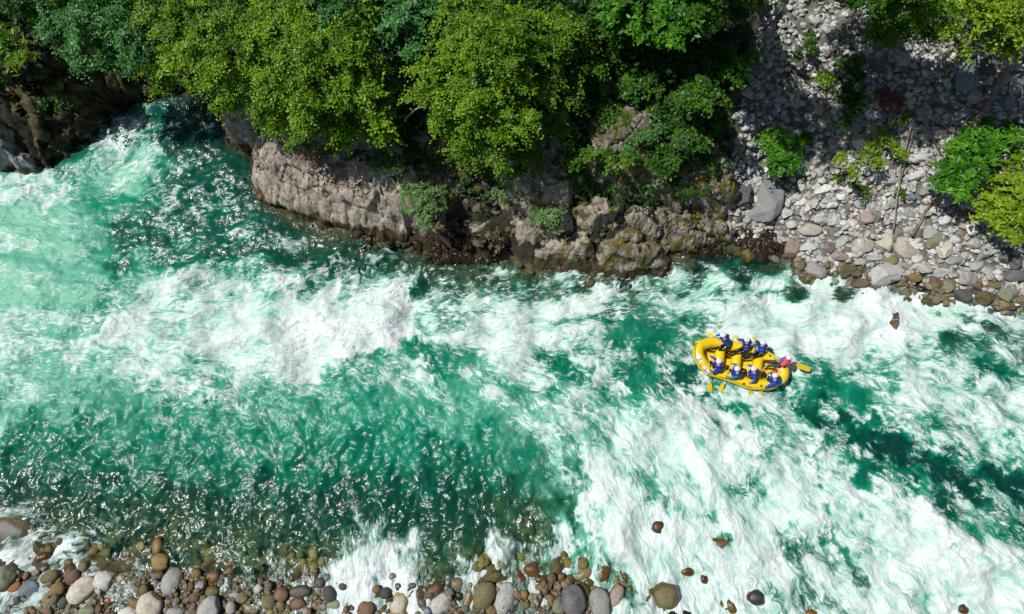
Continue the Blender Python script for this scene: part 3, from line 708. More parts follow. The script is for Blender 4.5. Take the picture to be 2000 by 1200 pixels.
outcrop('cliff', 'tall dark mossy cliff dropping into the water at the upper left', [(-300, 120), (-80, 60), (60, 60), (150, 90), (235, 140), (265, 185), (212, 248), (155, 292), (100, 328), (76, 326), (82, 285), (50, 236), (-300, 215)], 2.4, 2.2, M_DARK, 16, rough=.34, cells=2.2, cat='cliff', step=.06, follow=.6, bcell=.9)
outcrop('rock_outcrop', 'smooth pale grey rock bulging at the left foot of the dark mossy cliff', [(-300, 215), (42, 232), (78, 285), (58, 334), (-300, 350)], 1.7, .8, M_GREY, 17, cells=1.8, rough=.12, follow=.4)
outcrop('boulder', 'smooth greenish grey boulder at the water at the foot of the mossy cliff', [(34, 318), (62, 306), (94, 322), (84, 340), (48, 342)], .75, .35, M_GREY, 18, cells=2.0, cat='boulder')
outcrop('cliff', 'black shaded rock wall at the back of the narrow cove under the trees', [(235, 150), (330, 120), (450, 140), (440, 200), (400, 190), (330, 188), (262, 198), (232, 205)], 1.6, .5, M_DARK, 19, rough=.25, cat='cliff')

# ---------------------------------------------------------------- loose stones
def ico(sub):
    bm = bmesh.new(); bmesh.ops.create_icosphere(bm, subdivisions=sub, radius=1)
    V = np.array([v.co[:] for v in bm.verts]); F = np.array([[v.index for v in f.verts] for f in bm.faces]); bm.free()
    return V/np.linalg.norm(V, axis=1)[:, None], F
ICO = {s: ico(s) for s in (1, 2, 3, 4)}
def stone_shape(sub, seed, angular=.5):
    V, F = ICO[sub]; r = np.random.default_rng(seed)
    rad = np.ones(len(V))
    if angular > 0:
        k = 9 if angular > .5 else 7
        for _ in range(k):
            d = r.normal(size=3); d /= np.linalg.norm(d); h = r.uniform(.5, .86) if angular > .5 else r.uniform(.8, .96)
            c = V @ d; lim = np.where(c > .05, h/np.maximum(c, .05), 9)
            rad = np.minimum(rad, lim)
    rad = rad*(1+.05*sines3(V, 2.3, seed+1)+.018*sines3(V, 7, seed+2))
    return V*rad[:, None], F
STONE = {}
def stone_mesh(kind, k):
    if (kind, k) not in STONE:
        sub = 4 if kind.startswith('big') else 3
        V, F = stone_shape(sub, 500+k*7+len(kind), {'cobble': .45, 'angular': .9, 'bigcobble': .3, 'bigangular': .9}[kind])
        o = mesh_np('stone_shape', V, F, None, smooth='cobble' in kind); me = o.data; me.materials.append(None)
        bpy.data.objects.remove(o); STONE[(kind, k)] = me
    return STONE[(kind, k)]
SC = {'grey': stone_mat('grey_stone', (0.36, 0.36, 0.34)), 'pale grey': stone_mat('pale_grey_stone', (0.50, 0.50, 0.47)),
      'cream': stone_mat('cream_stone', (0.50, 0.46, 0.38)), 'white': stone_mat('whitish_stone', (0.56, 0.56, 0.54)),
      'blue-grey': stone_mat('blue_grey_stone', (0.19, 0.23, 0.26)), 'pinkish': stone_mat('pinkish_stone', (0.27, 0.215, 0.19)),
      'dark grey': stone_mat('dark_grey_stone', (0.12, 0.12, 0.12)), 'brown': stone_mat('brown_stone', (0.15, 0.095, 0.055)),
      'olive': stone_mat('olive_stone', (0.15, 0.13, 0.055)), 'ochre': stone_mat('ochre_stone', (0.22, 0.16, 0.055)),
      'rusty red': stone_mat('rusty_red_stone', (0.19, 0.075, 0.045)), 'orange': stone_mat('orange_stone', (0.30, 0.13, 0.045)),
      'black': stone_mat('black_stone', (0.05, 0.05, 0.05)), 'greenish': stone_mat('greenish_stone', (0.20, 0.22, 0.14))}
LAND = [((1499, 385), 'the big grey slab'), ((1888, 140), 'the large blue-grey slate'), ((1525, 295), 'the round dark green bush'), ((1880, 330), 'the feathery bright green bush'),
        ((1970, 420), 'the yellow-green bush at the edge'), ((1800, 430), 'the short brown log'), ((1752, 330), 'the tall thin dead stem'), ((1735, 270), 'the yellow-green creeper'),
        ((1722, 474), 'the broad cream boulder'), ((1727, 536), 'the large grey boulder at the waterline'), ((1448, 378), 'the dark oval boulder'), ((1604, 374), 'the long pale stone'),
        ((1457, 498), 'the round brown boulder in the shallows'), ((1592, 527), 'the grey boulder where the shallows end'), ((1850, 450), 'the flat white stone'), ((1950, 150), 'the long leaning log'),
        ((1928, 490), 'the grey block under the bush'), ((1660, 150), 'the small shrub in the scree'), ((1740, 220), 'the reddish dead twigs'), ((1560, 180), 'the sunlit patch of fine scree'),
        ((35, 1035), 'the big boulder in the left surf'), ((163, 1152), 'the largest tan cobble on the left'), ((206, 1132), 'the pale round cobble'), ((340, 1134), 'the split two-tone boulder'),
        ((295, 1183), 'the grey boulder cut by the bottom edge'), ((410, 1190), 'the pale boulder at the bottom edge'), ((316, 1090), 'the yellow stones in the shallows'), ((570, 1165), 'the dark wet pile'),
        ((645, 1162), 'the black wet stone'), ((784, 1180), 'the knobbly pale boulder in the surf'), ((848, 1155), 'the wet brown boulder'), ((876, 1132), 'the brick red stone'), ((947, 1165), 'the tall olive brown boulder'),
        ((987, 1170), 'the smooth lilac grey boulder'), ((1118, 1172), 'the two-tone dark boulder'), ((1172, 1175), 'the mottled grey brown boulder'), ((1177, 1122), 'the pitted dark brown boulder'),
        ((1302, 1163), 'the round olive boulder in the foam'), ((1400, 1061), 'the brown boulder breaking the rapid'), ((1476, 1165), 'the dark round boulder in the foam'), ((60, 1150), 'the dark blue-grey cobble'),
        ((115, 1150), 'the mustard cobble'), ((1040, 1113), 'the brown cobble by the foam tongue'), ((720, 1110), 'the wide surf tongue'), ((1535, 1140), 'the submerged yellow boulder')]
USED = set(); SC['mossy'] = M_HALF; SC['slate'] = stone_mat('slate_stone', (0.19, 0.195, 0.19))
def direction(dx, dy):
    a = math.degrees(math.atan2(-dy, dx)) % 360
    return ['right of', 'up and right of', 'above', 'up and left of', 'left of', 'down and left of', 'below', 'down and right of'][int((a+22.5)//45) % 8]
def auto_label(px, py, size, colr, shape, noun):
    szw = 'tiny' if size < 7 else 'small' if size < 10 else 'middling' if size < 15 else 'large'
    near = sorted(LAND, key=lambda l: (l[0][0]-px)**2+(l[0][1]-py)**2)
    near = [l for l in near if abs(l[0][0]-px)+abs(l[0][1]-py) > 6]
    A, B = near[0], near[1]
    def ref(l):
        d = math.hypot(l[0][0]-px, l[0][1]-py); nm = l[1]
        how = 'just ' if d < 32 else '' if d < 75 else 'well '
        return how+direction(px-l[0][0], py-l[0][1])+' '+nm
    for cand in (f'{szw} {colr} {noun} {ref(A)}', f'{szw} {shape} {colr} {noun} {ref(A)}', f'{szw} {colr} {noun} {ref(B)}', f'{szw} {shape} {colr} {noun} {ref(B)}', f'{szw} {colr} {noun} {ref(near[2])}', f'{szw} {shape} {colr} {noun} {ref(near[2])}'):
        cand = ' '.join(cand.split())
        if cand not in USED and len(cand.split()) <= 16:
            USED.add(cand); return cand
    return f'{szw} {shape} {colr} {noun} {ref(A)}'
def put_stone(name, px, py, rx, ry, ang, colr, label=None, kind='cobble', group=None, k=None, lift=0.25, zz=None, cat='stone', flat=.75, noun='stone'):
    p = on_ground(px, py) if zz is None else at(px, py, zz)
    s = mpp(p)
    kk = k if k is not None else random.randrange(7)
    o = bpy.data.objects.new(name, stone_mesh(kind, kk)); COL.objects.link(o)
    o.material_slots[0].link = 'OBJECT'; o.material_slots[0].material = SC[colr]
    rz = min(rx, ry)*s*flat*1.1
    o.scale = (rx*s*1.12, ry*s*1.12, rz); o.rotation_euler = (random.uniform(-.15, .15), random.uniform(-.15, .15), R(ang))
    o.location = (p.x, p.y, p.z+rz*lift)
    ar = 'long' if max(rx, ry) > 1.35*min(rx, ry) else 'round' if kind.endswith('cobble') else 'blocky'
    if label: USED.add(label)
    tag(o, label or auto_label(px, py, (rx+ry)/2, colr, ar, noun), cat, group)
    return o
PLACED = []
def hand(lst, name, kind, group, cat, noun, lift=0.25, zz=None):
    for it in lst:
        px, py, rx, ry, ang, c = it[:6]; lab = it[6] if len(it) > 6 else None
        kd = ('big' if rx+ry > 32 else '')+kind
        PLACED.append((px, py, (rx+ry)/2))
        put_stone(name, px, py, rx, ry, ang, c, lab, kd, group, lift=lift, zz=zz, cat=cat, noun=noun)
G1 = 'cobbles along the near shore'
hand([(33, 1036, 43, 27, -18, 'slate', 'big wet grey boulder with a dark side in the surf at left'), (4, 1062, 14, 10, 30, 'black'), (15, 1075, 13, 9, 0, 'brown'), (12, 1128, 24, 21, 30, 'greenish', 'large greenish grey cobble cut by the left edge of the photo'),
 (30, 1145, 14, 11, 20, 'orange', 'bright orange cobble at the far left of the shore'), (60, 1150, 19, 15, 10, 'blue-grey', 'dark blue-grey cobble beside the orange one'), (99, 1127, 16, 11, 25, 'olive'), (115, 1150, 13, 11, 10, 'ochre', 'mustard yellow cobble left of the largest tan cobble'),
 (84, 1087, 12, 8, 20, 'brown'), (88, 1112, 13, 9, 30, 'dark grey'), (143, 1125, 15, 12, 20, 'brown'), (165, 1105, 9, 12, 0, 'olive'), (135, 1098, 8, 6, 0, 'olive'), (163, 1152, 27, 21, 38, 'cream', 'largest tan grey cobble on the left shore, with mossy foot'),
 (206, 1132, 23, 18, 0, 'pale grey', 'pale grey round cobble right above the largest tan one'), (240, 1130, 11, 10, 0, 'grey'), (340, 1135, 19, 23, -10, 'grey', 'split two-tone boulder, white on one side and slate grey on the other'), (316, 1098, 18, 15, 0, 'ochre', 'golden yellow stone at the edge of the clear shallows'),
 (311, 1068, 12, 18, 10, 'ochre'), (418, 1126, 15, 12, 20, 'brown'), (416, 1155, 13, 11, 0, 'olive'), (296, 1182, 22, 25, 0, 'cream', 'tan grey boulder cut by the bottom edge, left of centre'), (172, 1194, 16, 11, 10, 'greenish'), (253, 1199, 18, 12, 0, 'pale grey'),
 (411, 1189, 18, 24, -30, 'pale grey', 'pale pointed boulder at the bottom edge below the brown cobble'), (343, 1197, 17, 10, 0, 'grey'), (120, 1177, 13, 12, 40, 'dark grey'), (107, 1172, 8, 11, -20, 'olive'), (212, 1173, 11, 9, 20, 'orange'), (262, 1176, 18, 11, -20, 'brown'),
 (283, 1152, 9, 10, 0, 'olive'), (380, 1164, 13, 12, 0, 'brown'), (385, 1120, 10, 9, 0, 'ochre'), (452, 1188, 9, 12, 10, 'grey'), (474, 1168, 11, 10, 0, 'olive'), (5, 1165, 8, 10, 0, 'olive'), (17, 1166, 6, 6, 0, 'ochre'), (68, 1168, 11, 8, 20, 'greenish'), (92, 1193, 12, 8, 0, 'brown'),
 (527, 1175, 13, 14, 0, 'olive'), (551, 1161, 13, 12, 0, 'brown'), (583, 1179, 17, 12, 0, 'brown'), (588, 1154, 22, 11, 8, 'dark grey'), (645, 1162, 11, 16, 25, 'black', 'shiny black wet stone leaning at the left edge of the wide surf'), (625, 1138, 9, 9, 0, 'dark grey'), (550, 1184, 9, 12, 15, 'olive'),
 (602, 1129, 8, 7, 0, 'orange'), (562, 1148, 9, 6, 0, 'olive'), (528, 1196, 9, 7, 0, 'ochre'), (652, 1180, 13, 9, 0, 'greenish'), (715, 1187, 18, 14, -10, 'brown', 'tan brown boulder at the bottom edge in the wide surf'), (784, 1180, 21, 23, 0, 'cream', 'knobbly pale boulder standing in the surf at the bottom'),
 (727, 1132, 13, 11, 0, 'pinkish', 'pinkish brown stone nearly buried in the middle of the wide surf'), (752, 1158, 12, 10, 0, 'black'), (848, 1154, 23, 14, 35, 'brown', 'wet brown oval boulder leaning up to the right'), (862, 1178, 21, 17, 25, 'pale grey', 'pale grey boulder below the wet brown oval one'),
 (876, 1132, 9, 16, -15, 'rusty red', 'brick red stone beside the surf tongue'), (894, 1138, 13, 13, 0, 'pinkish'), (878, 1158, 10, 9, 0, 'dark grey'), (897, 1163, 10, 9, 0, 'black'), (825, 1178, 10, 14, 20, 'dark grey'), (852, 1135, 11, 10, 0, 'ochre'), (947, 1164, 18, 25, -28, 'olive', 'tall olive brown boulder left of the lilac grey one'),
 (918, 1168, 12, 25, -15, 'ochre', 'yellowish wet stone squeezed left of the tall olive boulder'), (986, 1170, 19, 28, -12, 'pale grey', 'smooth lilac grey upright boulder at the bottom'), (960, 1193, 9, 8, 0, 'ochre'), (975, 1148, 8, 10, 0, 'grey'), (1018, 1134, 13, 18, 18, 'rusty red', 'reddish brown pointed boulder right of the lilac grey one'),
 (1039, 1113, 16, 14, 0, 'brown'), (1056, 1132, 16, 11, 0, 'dark grey'), (1119, 1173, 20, 29, 8, 'dark grey', 'dark boulder with a tan lit face left of the mottled one'), (1137, 1156, 15, 17, 0, 'olive'), (1172, 1177, 21, 27, 12, 'grey', 'mottled grey brown boulder at the bottom edge'),
 (1177, 1122, 14, 24, -15, 'brown', 'pitted dark brown boulder standing on end in the foam'), (1139, 1120, 17, 11, 25, 'cream', 'angular cream rock left of the pitted brown boulder'), (1108, 1138, 6, 8, 0, 'orange'), (1024, 1161, 7, 7, 0, 'ochre'), (1038, 1165, 7, 8, 0, 'ochre'), (1046, 1178, 6, 6, 0, 'grey'),
 (1090, 1186, 10, 13, 0, 'greenish'), (1205, 1163, 14, 20, -20, 'pinkish'), (1002, 1185, 8, 14, 0, 'black'), (1150, 1138, 10, 8, 0, 'olive'), (1162, 1094, 7, 8, 0, 'brown')], 'cobble', 'cobble', G1, 'cobble', 'cobble', lift=.3)
G2 = 'boulders breaking through the rapids'
hand([(1302, 1163, 26, 22, -12, 'olive', 'round olive boulder alone in white foam at the bottom'), (1400, 1062, 28, 15, 12, 'brown', 'flat rusty brown boulder splitting the foam below the raft'), (1290, 1030, 17, 15, 0, 'brown', 'brown peaked rock in the foam up and left of the flat rusty boulder'),
 (1323, 1066, 10, 8, 0, 'ochre'), (1477, 1165, 19, 16, 0, 'black', 'dark round shiny boulder in foam beside an ochre stone'), (1466, 1142, 8, 13, 8, 'ochre'), (1430, 1182, 12, 17, 10, 'olive'), (1342, 1117, 11, 8, 0, 'brown'), (1328, 1201, 22, 9, 0, 'black'), (1756, 1182, 13, 16, 10, 'orange', 'orange brown stone peeking from foam at the lower right'),
 (1738, 1168, 12, 13, 0, 'black'), (1585, 1200, 14, 9, 0, 'orange'), (1880, 1190, 9, 9, 0, 'brown'), (1508, 1150, 12, 14, 0, 'dark grey'), (1450, 1196, 14, 9, 0, 'ochre'), (1375, 1130, 7, 10, 0, 'rusty red')], 'rock_in_rapid', 'cobble', G2, 'boulder', 'rock', zz=-.19)
hand([(1744, 628, 11, 26, -20, 'brown', 'thin dark brown rock ridge washed by the rapid, above the raft'), (1457, 498, 17, 18, 0, 'ochre', 'round golden brown boulder in the clear shallows at the foot of the scree')], 'rock_in_rapid', 'angular', G2, 'boulder', 'rock', zz=-.03)
hand([(1463, 531, 10, 9, 0, 'ochre'), (1635, 1072, 15, 48, 28, 'brown', 'long brown submerged rock lying along the current'), (1537, 1142, 19, 22, 0, 'ochre', 'yellowish submerged boulder under thin foam at the bottom'), (615, 978, 20, 17, 0, 'greenish', 'pale green boulder glowing under clear water'), (1480, 968, 22, 14, 0, 'dark grey', 'dark rock just under the foam below the raft')], 'submerged_rock', 'cobble', None, 'boulder', 'rock', zz=-.80)
hand([(1592, 527, 22, 16, -25, 'grey'), (1623, 541, 19, 12, 0, 'brown'), (1652, 528, 19, 15, 20, 'olive'), (1727, 538, 33, 24, 15, 'grey', 'large angular grey boulder at the waterline of the scree'), (1671, 534, 10, 9, 0, 'brown'), (1676, 556, 22, 12, 10, 'brown'),
 (1784, 543, 13, 11, 0, 'ochre'), (1801, 525, 17, 11, -12, 'cream'), (1883, 542, 20, 18, -30, 'grey'), (1846, 562, 14, 14, 20, 'greenish'), (1919, 582, 20, 16, 10, 'olive'), (1955, 577, 17, 20, -20, 'greenish'), (1979, 540, 20, 13, 10, 'dark grey'), (1994, 588, 9, 9, 0, 'orange'),
 (1877, 578, 19, 16, -20, 'dark grey'), (1760, 556, 14, 10, 30, 'olive'), (1822, 552, 20, 12, 0, 'brown'), (1905, 560, 12, 10, 0, 'brown'), (1700, 560, 12, 8, 0, 'dark grey'), (1800, 566, 13, 9, 0, 'black'), (1935, 560, 14, 12, 0, 'olive'), (1970, 600, 16, 10, 0, 'brown'), (1608, 546, 12, 8, 0, 'olive')],
 'shore_boulder', 'angular', 'wet boulders along the foot of the scree', 'boulder', 'boulder', lift=.45)
G3 = 'stones on the scree slope'
hand([(1547, 479, 15, 23, -12, 'pinkish', 'tall pinkish boulder at the lower left corner of the scree'), (1577, 482, 17, 13, 0, 'pale grey'), (1617, 482, 14, 14, 0, 'pinkish'), (1681, 482, 22, 16, 20, 'cream'), (1722, 474, 19, 24, -20, 'cream', 'broad cream boulder in the middle of the lower scree'), (1761, 483, 18, 27, 35, 'cream', 'diagonal cream boulder right of the broad cream one'), (1782, 477, 17, 13, -10, 'white', 'pale bluish white block beside the diagonal cream boulder'),
 (1827, 471, 27, 15, 45, 'greenish'), (1811, 457, 15, 18, 0, 'grey'), (1850, 450, 16, 11, 10, 'white', 'flat white stone in the lower right of the scree'), (1769, 419, 22, 17, 15, 'grey'), (1688, 428, 15, 19, 20, 'pinkish'), (1727, 353, 28, 15, 0, 'pale grey', 'wide pale grey rock under the creeper leaves'), (1604, 373, 25, 11, 22, 'white', 'long pale stone in the upper middle of the scree'),
 (1601, 431, 19, 11, -10, 'grey'), (1785, 344, 19, 14, 10, 'white'), (1448, 378, 18, 27, -5, 'dark grey', 'dark oval boulder left of the big slab'), (1498, 384, 34, 58, -28, 'slate', 'big grey tilted slab under the round dark green bush'), (1562, 325, 32, 18, 15, 'slate', 'broad grey slab behind the round dark green bush'), (1414, 441, 14, 21, 8, 'cream'), (1436, 438, 13, 14, 40, 'cream'),
 (1928, 490, 24, 20, 30, 'grey', 'grey block under the lower edge of the yellow-green bush'), (1888, 140, 27, 45, -20, 'blue-grey', 'large blue-grey slate in the shade at the upper right'), (1764, 116, 14, 20, -20, 'pale grey'), (1699, 217, 14, 25, 25, 'white'), (1597, 213, 14, 21, 15, 'cream'), (1464, 281, 12, 10, 0, 'pale grey'), (1678, 276, 22, 20, 25, 'pale grey'),
 (1625, 280, 16, 13, 15, 'cream'), (1871, 228, 27, 13, 35, 'grey'), (1967, 203, 15, 21, 0, 'blue-grey'), (1443, 224, 17, 12, 20, 'grey'), (1900, 190, 15, 20, 0, 'cream'), (1925, 130, 16, 28, -25, 'dark grey'), (1297, 325, 15, 10, -25, 'pale grey', 'single pale stone alone in the dark undergrowth left of the scree'), (1645, 470, 12, 10, 0, 'grey'), (1640, 500, 16, 11, 0, 'pinkish'),
 (1660, 440, 15, 11, 0, 'cream'), (1705, 505, 22, 11, 8, 'grey'), (1740, 510, 13, 11, 0, 'olive'), (1785, 505, 15, 12, 20, 'pale grey'), (1845, 490, 14, 20, -30, 'cream'), (1860, 510, 16, 13, 0, 'grey'), (1895, 450, 12, 16, 0, 'pale grey'), (1900, 475, 15, 12, 0, 'pale grey'), (1840, 430, 14, 13, 0, 'white'), (1870, 470, 9, 8, 0, 'orange'), (1880, 420, 9, 9, 0, 'ochre'),
 (1545, 440, 11, 9, 0, 'white'), (1560, 415, 12, 9, 0, 'blue-grey'), (1535, 415, 13, 10, 0, 'pale grey'), (1580, 450, 20, 13, 0, 'cream'), (1624, 400, 12, 8, 30, 'white'), (1640, 385, 12, 8, 40, 'white'), (1650, 370, 11, 8, 0, 'white'), (1700, 375, 12, 10, 0, 'cream'), (1745, 395, 24, 12, 10, 'grey'), (1810, 370, 18, 13, 20, 'grey'), (1790, 310, 20, 12, 0, 'white'),
 (1835, 260, 20, 13, 0, 'cream'), (1960, 500, 18, 16, 0, 'dark grey'), (1980, 510, 15, 18, 0, 'dark grey'), (1890, 400, 16, 11, -20, 'pale grey'), (1660, 500, 11, 9, 0, 'white'), (1600, 505, 13, 9, 0, 'grey'), (1625, 508, 12, 10, 0, 'pale grey'), (1900, 520, 18, 12, 30, 'grey'), (1840, 530, 22, 12, 10, 'grey'), (1765, 520, 16, 9, 0, 'pinkish')],
 'scree_stone', 'angular', G3, 'stone', 'stone', lift=.2)
# more of the largest scree stones, set where the slope is open
SCREE = [(1400, 470), (1420, 330), (1410, 250), (1440, 170), (1500, 110), (1640, 70), (1990, 60), (2010, 600), (1900, 565), (1700, 530), (1600, 520), (1530, 480), (1480, 440)]
def inpoly(px, py, poly):
    c = False; n = len(poly)
    for i in range(n):
        x0, y0 = poly[i]; x1, y1 = poly[(i+1) % n]
        if (y0 > py) != (y1 > py) and px < (x1-x0)*(py-y0)/(y1-y0)+x0: c = not c
    return c
cnt = 0; tries = 0
cols = ['pale grey']*5+['cream']*4+['grey']*5+['white']*2+['pinkish', 'blue-grey', 'greenish']
while cnt < 215 and tries < 20000:
    tries += 1
    px = random.uniform(1400, 2010); py = random.uniform(70, 600)
    if not inpoly(px, py, SCREE): continue
    r = random.uniform(7.5, 14)*(0.75+0.35*py/600)
    if any((px-a)**2+(py-b_)**2 < (r*.9+c)**2 for a, b_, c in PLACED): continue
    PLACED.append((px, py, r)); cnt += 1
    asp = random.uniform(.65, 1)
    put_stone('scree_stone', px, py, r, r*asp, random.uniform(0, 180), random.choice(cols), None, 'angular', G3, lift=.15, noun='stone')
cnt = 0; tries = 0
cols = ['olive', 'brown', 'olive', 'grey', 'grey', 'dark grey', 'pinkish', 'greenish', 'dark grey', 'brown', 'black', 'blue-grey', 'brown', 'ochre']
while cnt < 110 and tries < 9000:
    tries += 1
    px = random.uniform(0, 1230); py = random.triangular(1112, 1198, 1198)
    if 640 < px < 830 and random.random() < .85: continue
    if 880 < px < 1000 and py < 1140: continue
    r = random.uniform(5, 10)
    if any((px-a)**2+(py-b_)**2 < (r*.85+c)**2 for a, b_, c in PLACED): continue
    PLACED.append((px, py, r)); cnt += 1
    put_stone('cobble', px, py, r, r*random.uniform(.65, 1), random.uniform(0, 180), random.choice(cols), None, 'cobble', G1, lift=.3, cat='cobble', noun='cobble')

# the finest stones nobody could count, one mesh each
def fill(name, label, polys, n, s0, s1, palette, sub=2, angular=.9, lift=.1, seed=1, dens=None):
    r = np.random.default_rng(seed); shapes = [stone_shape(sub, 900+seed*31+k, angular) for k in range(10)]
    Vs, Fs, Ts = [], [], []; off = 0
    P = [W2(p) for p in polys]; A = np.concatenate([np.array(p) for p in P]); lo, hi = A.min(0), A.max(0)
    got = 0; X = r.uniform(lo[0], hi[0], n*4).astype(np.float32); Y = r.uniform(lo[1], hi[1], n*4).astype(np.float32)
    ok = np.zeros(n*4, bool)
    for p in P: ok |= sdf_poly(X, Y, p) > 0
    X = X[ok][:n]; Y = Y[ok][:n]; Z = ground_np(X, Y)
    for x, y, z in zip(X, Y, Z):
        V, F = shapes[r.integers(10)]
        s = r.uniform(s0, s1)*r.choice([1, 1, .75, 1.35]); a = r.uniform(0, 6.28); c, d = math.cos(a), math.sin(a)
        sc = np.array([s, s*r.uniform(.55, .95), s*r.uniform(.35, .65)])
        q = V*sc; q = np.stack([q[:, 0]*c-q[:, 1]*d, q[:, 0]*d+q[:, 1]*c, q[:, 2]+r.uniform(-.2, .5)*q[:, 0]], 1)
        Vs.append(q+[x, y, z+sc[2]*lift]); Fs.append(F+off); Ts.append(np.full(len(V), r.random())); off += len(V)
    m, n_, b = new_mat(name+'_material'); L = n_.links.new
    at_ = N(n_, 'ShaderNodeAttribute', attribute_name='tint'); rp = rampn(n_, at_.outputs['Fac'], [(i/(len(palette)-1), c) for i, c in enumerate(palette)])
    ge = N(n_, 'ShaderNodeNewGeometry'); nn = N(n_, 'ShaderNodeTexNoise', Scale=12.0, Detail=5.0); L(ge.outputs['Position'], nn.inputs['Vector'])
    r2 = rampn(n_, nn.outputs[0], [(.3, g3(.65)), (.7, g3(1.25))]); L(mixc(n_, 1.0, rp.outputs[0], r2.outputs[0], 'MULTIPLY'), b.inputs['Base Color']); b.inputs['Roughness'].default_value = .7
    o = mesh_np(name, np.concatenate(Vs), np.concatenate(Fs), m, smooth=sub > 1 and angular < .5, attrs={'tint': np.concatenate(Ts)})
    tag(o, label, 'stones', kind='stuff')
GREYS = [tuple(min(.62, v*1.35) for v in c) for c in [(0.20, 0.20, 0.19), (0.40, 0.39, 0.36), (0.28, 0.26, 0.23), (0.48, 0.47, 0.44), (0.33, 0.34, 0.34), (0.22, 0.24, 0.25), (0.42, 0.38, 0.32), (0.27, 0.27, 0.26), (0.55, 0.54, 0.50)]]
RIVER = [(0.10, 0.08, 0.03), (0.20, 0.19, 0.17), (0.17, 0.13, 0.03), (0.07, 0.07, 0.07), (0.24, 0.22, 0.18), (0.15, 0.08, 0.04), (0.21, 0.17, 0.05), (0.10, 0.11, 0.11), (0.30, 0.13, 0.05)]
BED = [(0.10, 0.09, 0.02), (0.26, 0.23, 0.05), (0.15, 0.16, 0.05), (0.28, 0.24, 0.07), (0.24, 0.22, 0.05), (0.12, 0.10, 0.04), (0.30, 0.30, 0.10)]
SCB = [(1385, 470), (1400, 330), (1400, 240), (1420, 150), (1470, 60), (1560, 20), (2080, -40), (2100, 620), (1960, 596), (1880, 575), (1800, 558), (1700, 545), (1600, 532), (1545, 500), (1490, 470)]
fill('scree', 'fine pale scree filling the gaps between the larger stones', [SCB], 9000, .10, .21, GREYS, seed=2, lift=.1)
fill('scree', 'small angular rubble washed by the river at the foot of the scree', [[(1480, 470), (1560, 505), (1700, 535), (1900, 570), (2080, 600), (2080, 630), (1900, 605), (1800, 580), (1690, 570), (1580, 548), (1500, 505)]], 420, .14, .3, RIVER, seed=3, lift=.2)
fill('shore_pebbles', 'wet brown and grey pebbles between the cobbles of the near shore', [[(-60, 1115), (300, 1118), (640, 1140), (650, 1230), (-60, 1230)], [(830, 1150), (1230, 1130), (1240, 1230), (820, 1230)], [(640, 1190), (830, 1190), (830, 1230), (640, 1230)]], 4200, .05, .15, RIVER, angular=.25, seed=4, lift=.25)
fill('submerged_stones', 'yellow-green stones seen through clear water by the near shore', [[(-60, 1010), (300, 985), (560, 990), (820, 1040), (1000, 930), (1150, 900), (1158, 1100), (860, 1120), (640, 1110), (300, 1090), (-60, 1080)]], 600, .14, .32, [tuple(v*.8 for v in c) for c in BED], sub=3, angular=.25, seed=5, lift=-.45)
fill('submerged_stones', 'olive boulders glowing under clear water left of the white chute', [[(930, 960), (1000, 925), (1140, 900), (1145, 1010), (1000, 1010)]], 80, .25, .45, BED, sub=3, angular=.25, seed=15, lift=-.2)
fill('submerged_stones', 'brown stones under the clear shallows beside the wet ledges', [[(600, 440), (950, 515), (1230, 535), (1330, 505), (1450, 490), (1580, 545), (1560, 575), (1400, 530), (1200, 560), (900, 540), (650, 490)]], 320, .14, .34, [tuple(x*.35 for x in c) for c in BED], sub=3, angular=.5, seed=6, lift=-.5)
fill('rubble', 'dark broken rock and moss filling the clefts between the bank boulders', [[(780, 360), (930, 330), (990, 430), (1110, 420), (1300, 420), (1450, 430), (1480, 470), (1300, 505), (1000, 500), (900, 480), (800, 460)]], 420, .12, .30, [(0.05, 0.045, 0.03), (0.10, 0.085, 0.02), (0.09, 0.08, 0.07), (0.16, 0.14, 0.12), (0.04, 0.04, 0.02)], seed=8, lift=.1)
put_stone('boulder', 925, 449, 27, 25, 0, 'mossy', 'small round pale boulder wedged alone in the dark gap', 'bigangular', None, k=2, zz=.7, cat='boulder', flat=.9)
put_stone('boulder', 872, 402, 30, 17, 20, 'olive', 'mossy olive boulder above the small round pale one', 'bigangular', None, zz=1.0, cat='boulder')
put_stone('boulder', 862, 442, 20, 20, 20, 'mossy', 'pale broken rock at the foot of the pale green feathery bush', 'angular', None, zz=.75, cat='boulder')
put_stone('boulder', 905, 392, 24, 17, -20, 'olive', 'dark mossy rock against the deep cleft', 'bigangular', None, zz=1.1, cat='boulder')
put_stone('boulder', 955, 430, 14, 30, -30, 'olive', 'narrow mossy rock leaning between the round boulder and the pale outcrop', 'bigangular', None, zz=.4, cat='boulder')

# ---------------------------------------------------------------- trees, bushes, driftwood
BARK = rock_mat('tree_bark', (0.06, 0.05, 0.04), (0.16, 0.14, 0.11), moss=0, wet=False, scale=5)
LF = {'bright': leaf_mat('yellow_green_leaves', (0.045, 0.14, 0.006), (0.27, 0.46, 0.016)),
      'green': leaf_mat('green_leaves', (0.03, 0.11, 0.008), (0.17, 0.32, 0.016)),
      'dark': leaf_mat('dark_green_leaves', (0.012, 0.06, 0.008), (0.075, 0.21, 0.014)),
      'blue': leaf_mat('bluish_green_leaves', (0.025, 0.12, 0.022), (0.12, 0.34, 0.085)),
      'vivid': leaf_mat('vivid_green_leaves', (0.025, 0.13, 0.008), (0.13, 0.37, 0.015)),
      'lime': leaf_mat('lime_leaves', (0.10, 0.22, 0.008), (0.30, 0.44, 0.02)),
      'pale': leaf_mat('pale_feathery_leaves', (0.09, 0.19, 0.05), (0.22, 0.38, 0.13)),
      'twig': leaf_mat('dead_twigs', (0.12, 0.06, 0.035), (0.26, 0.16, 0.11), 0.05)}
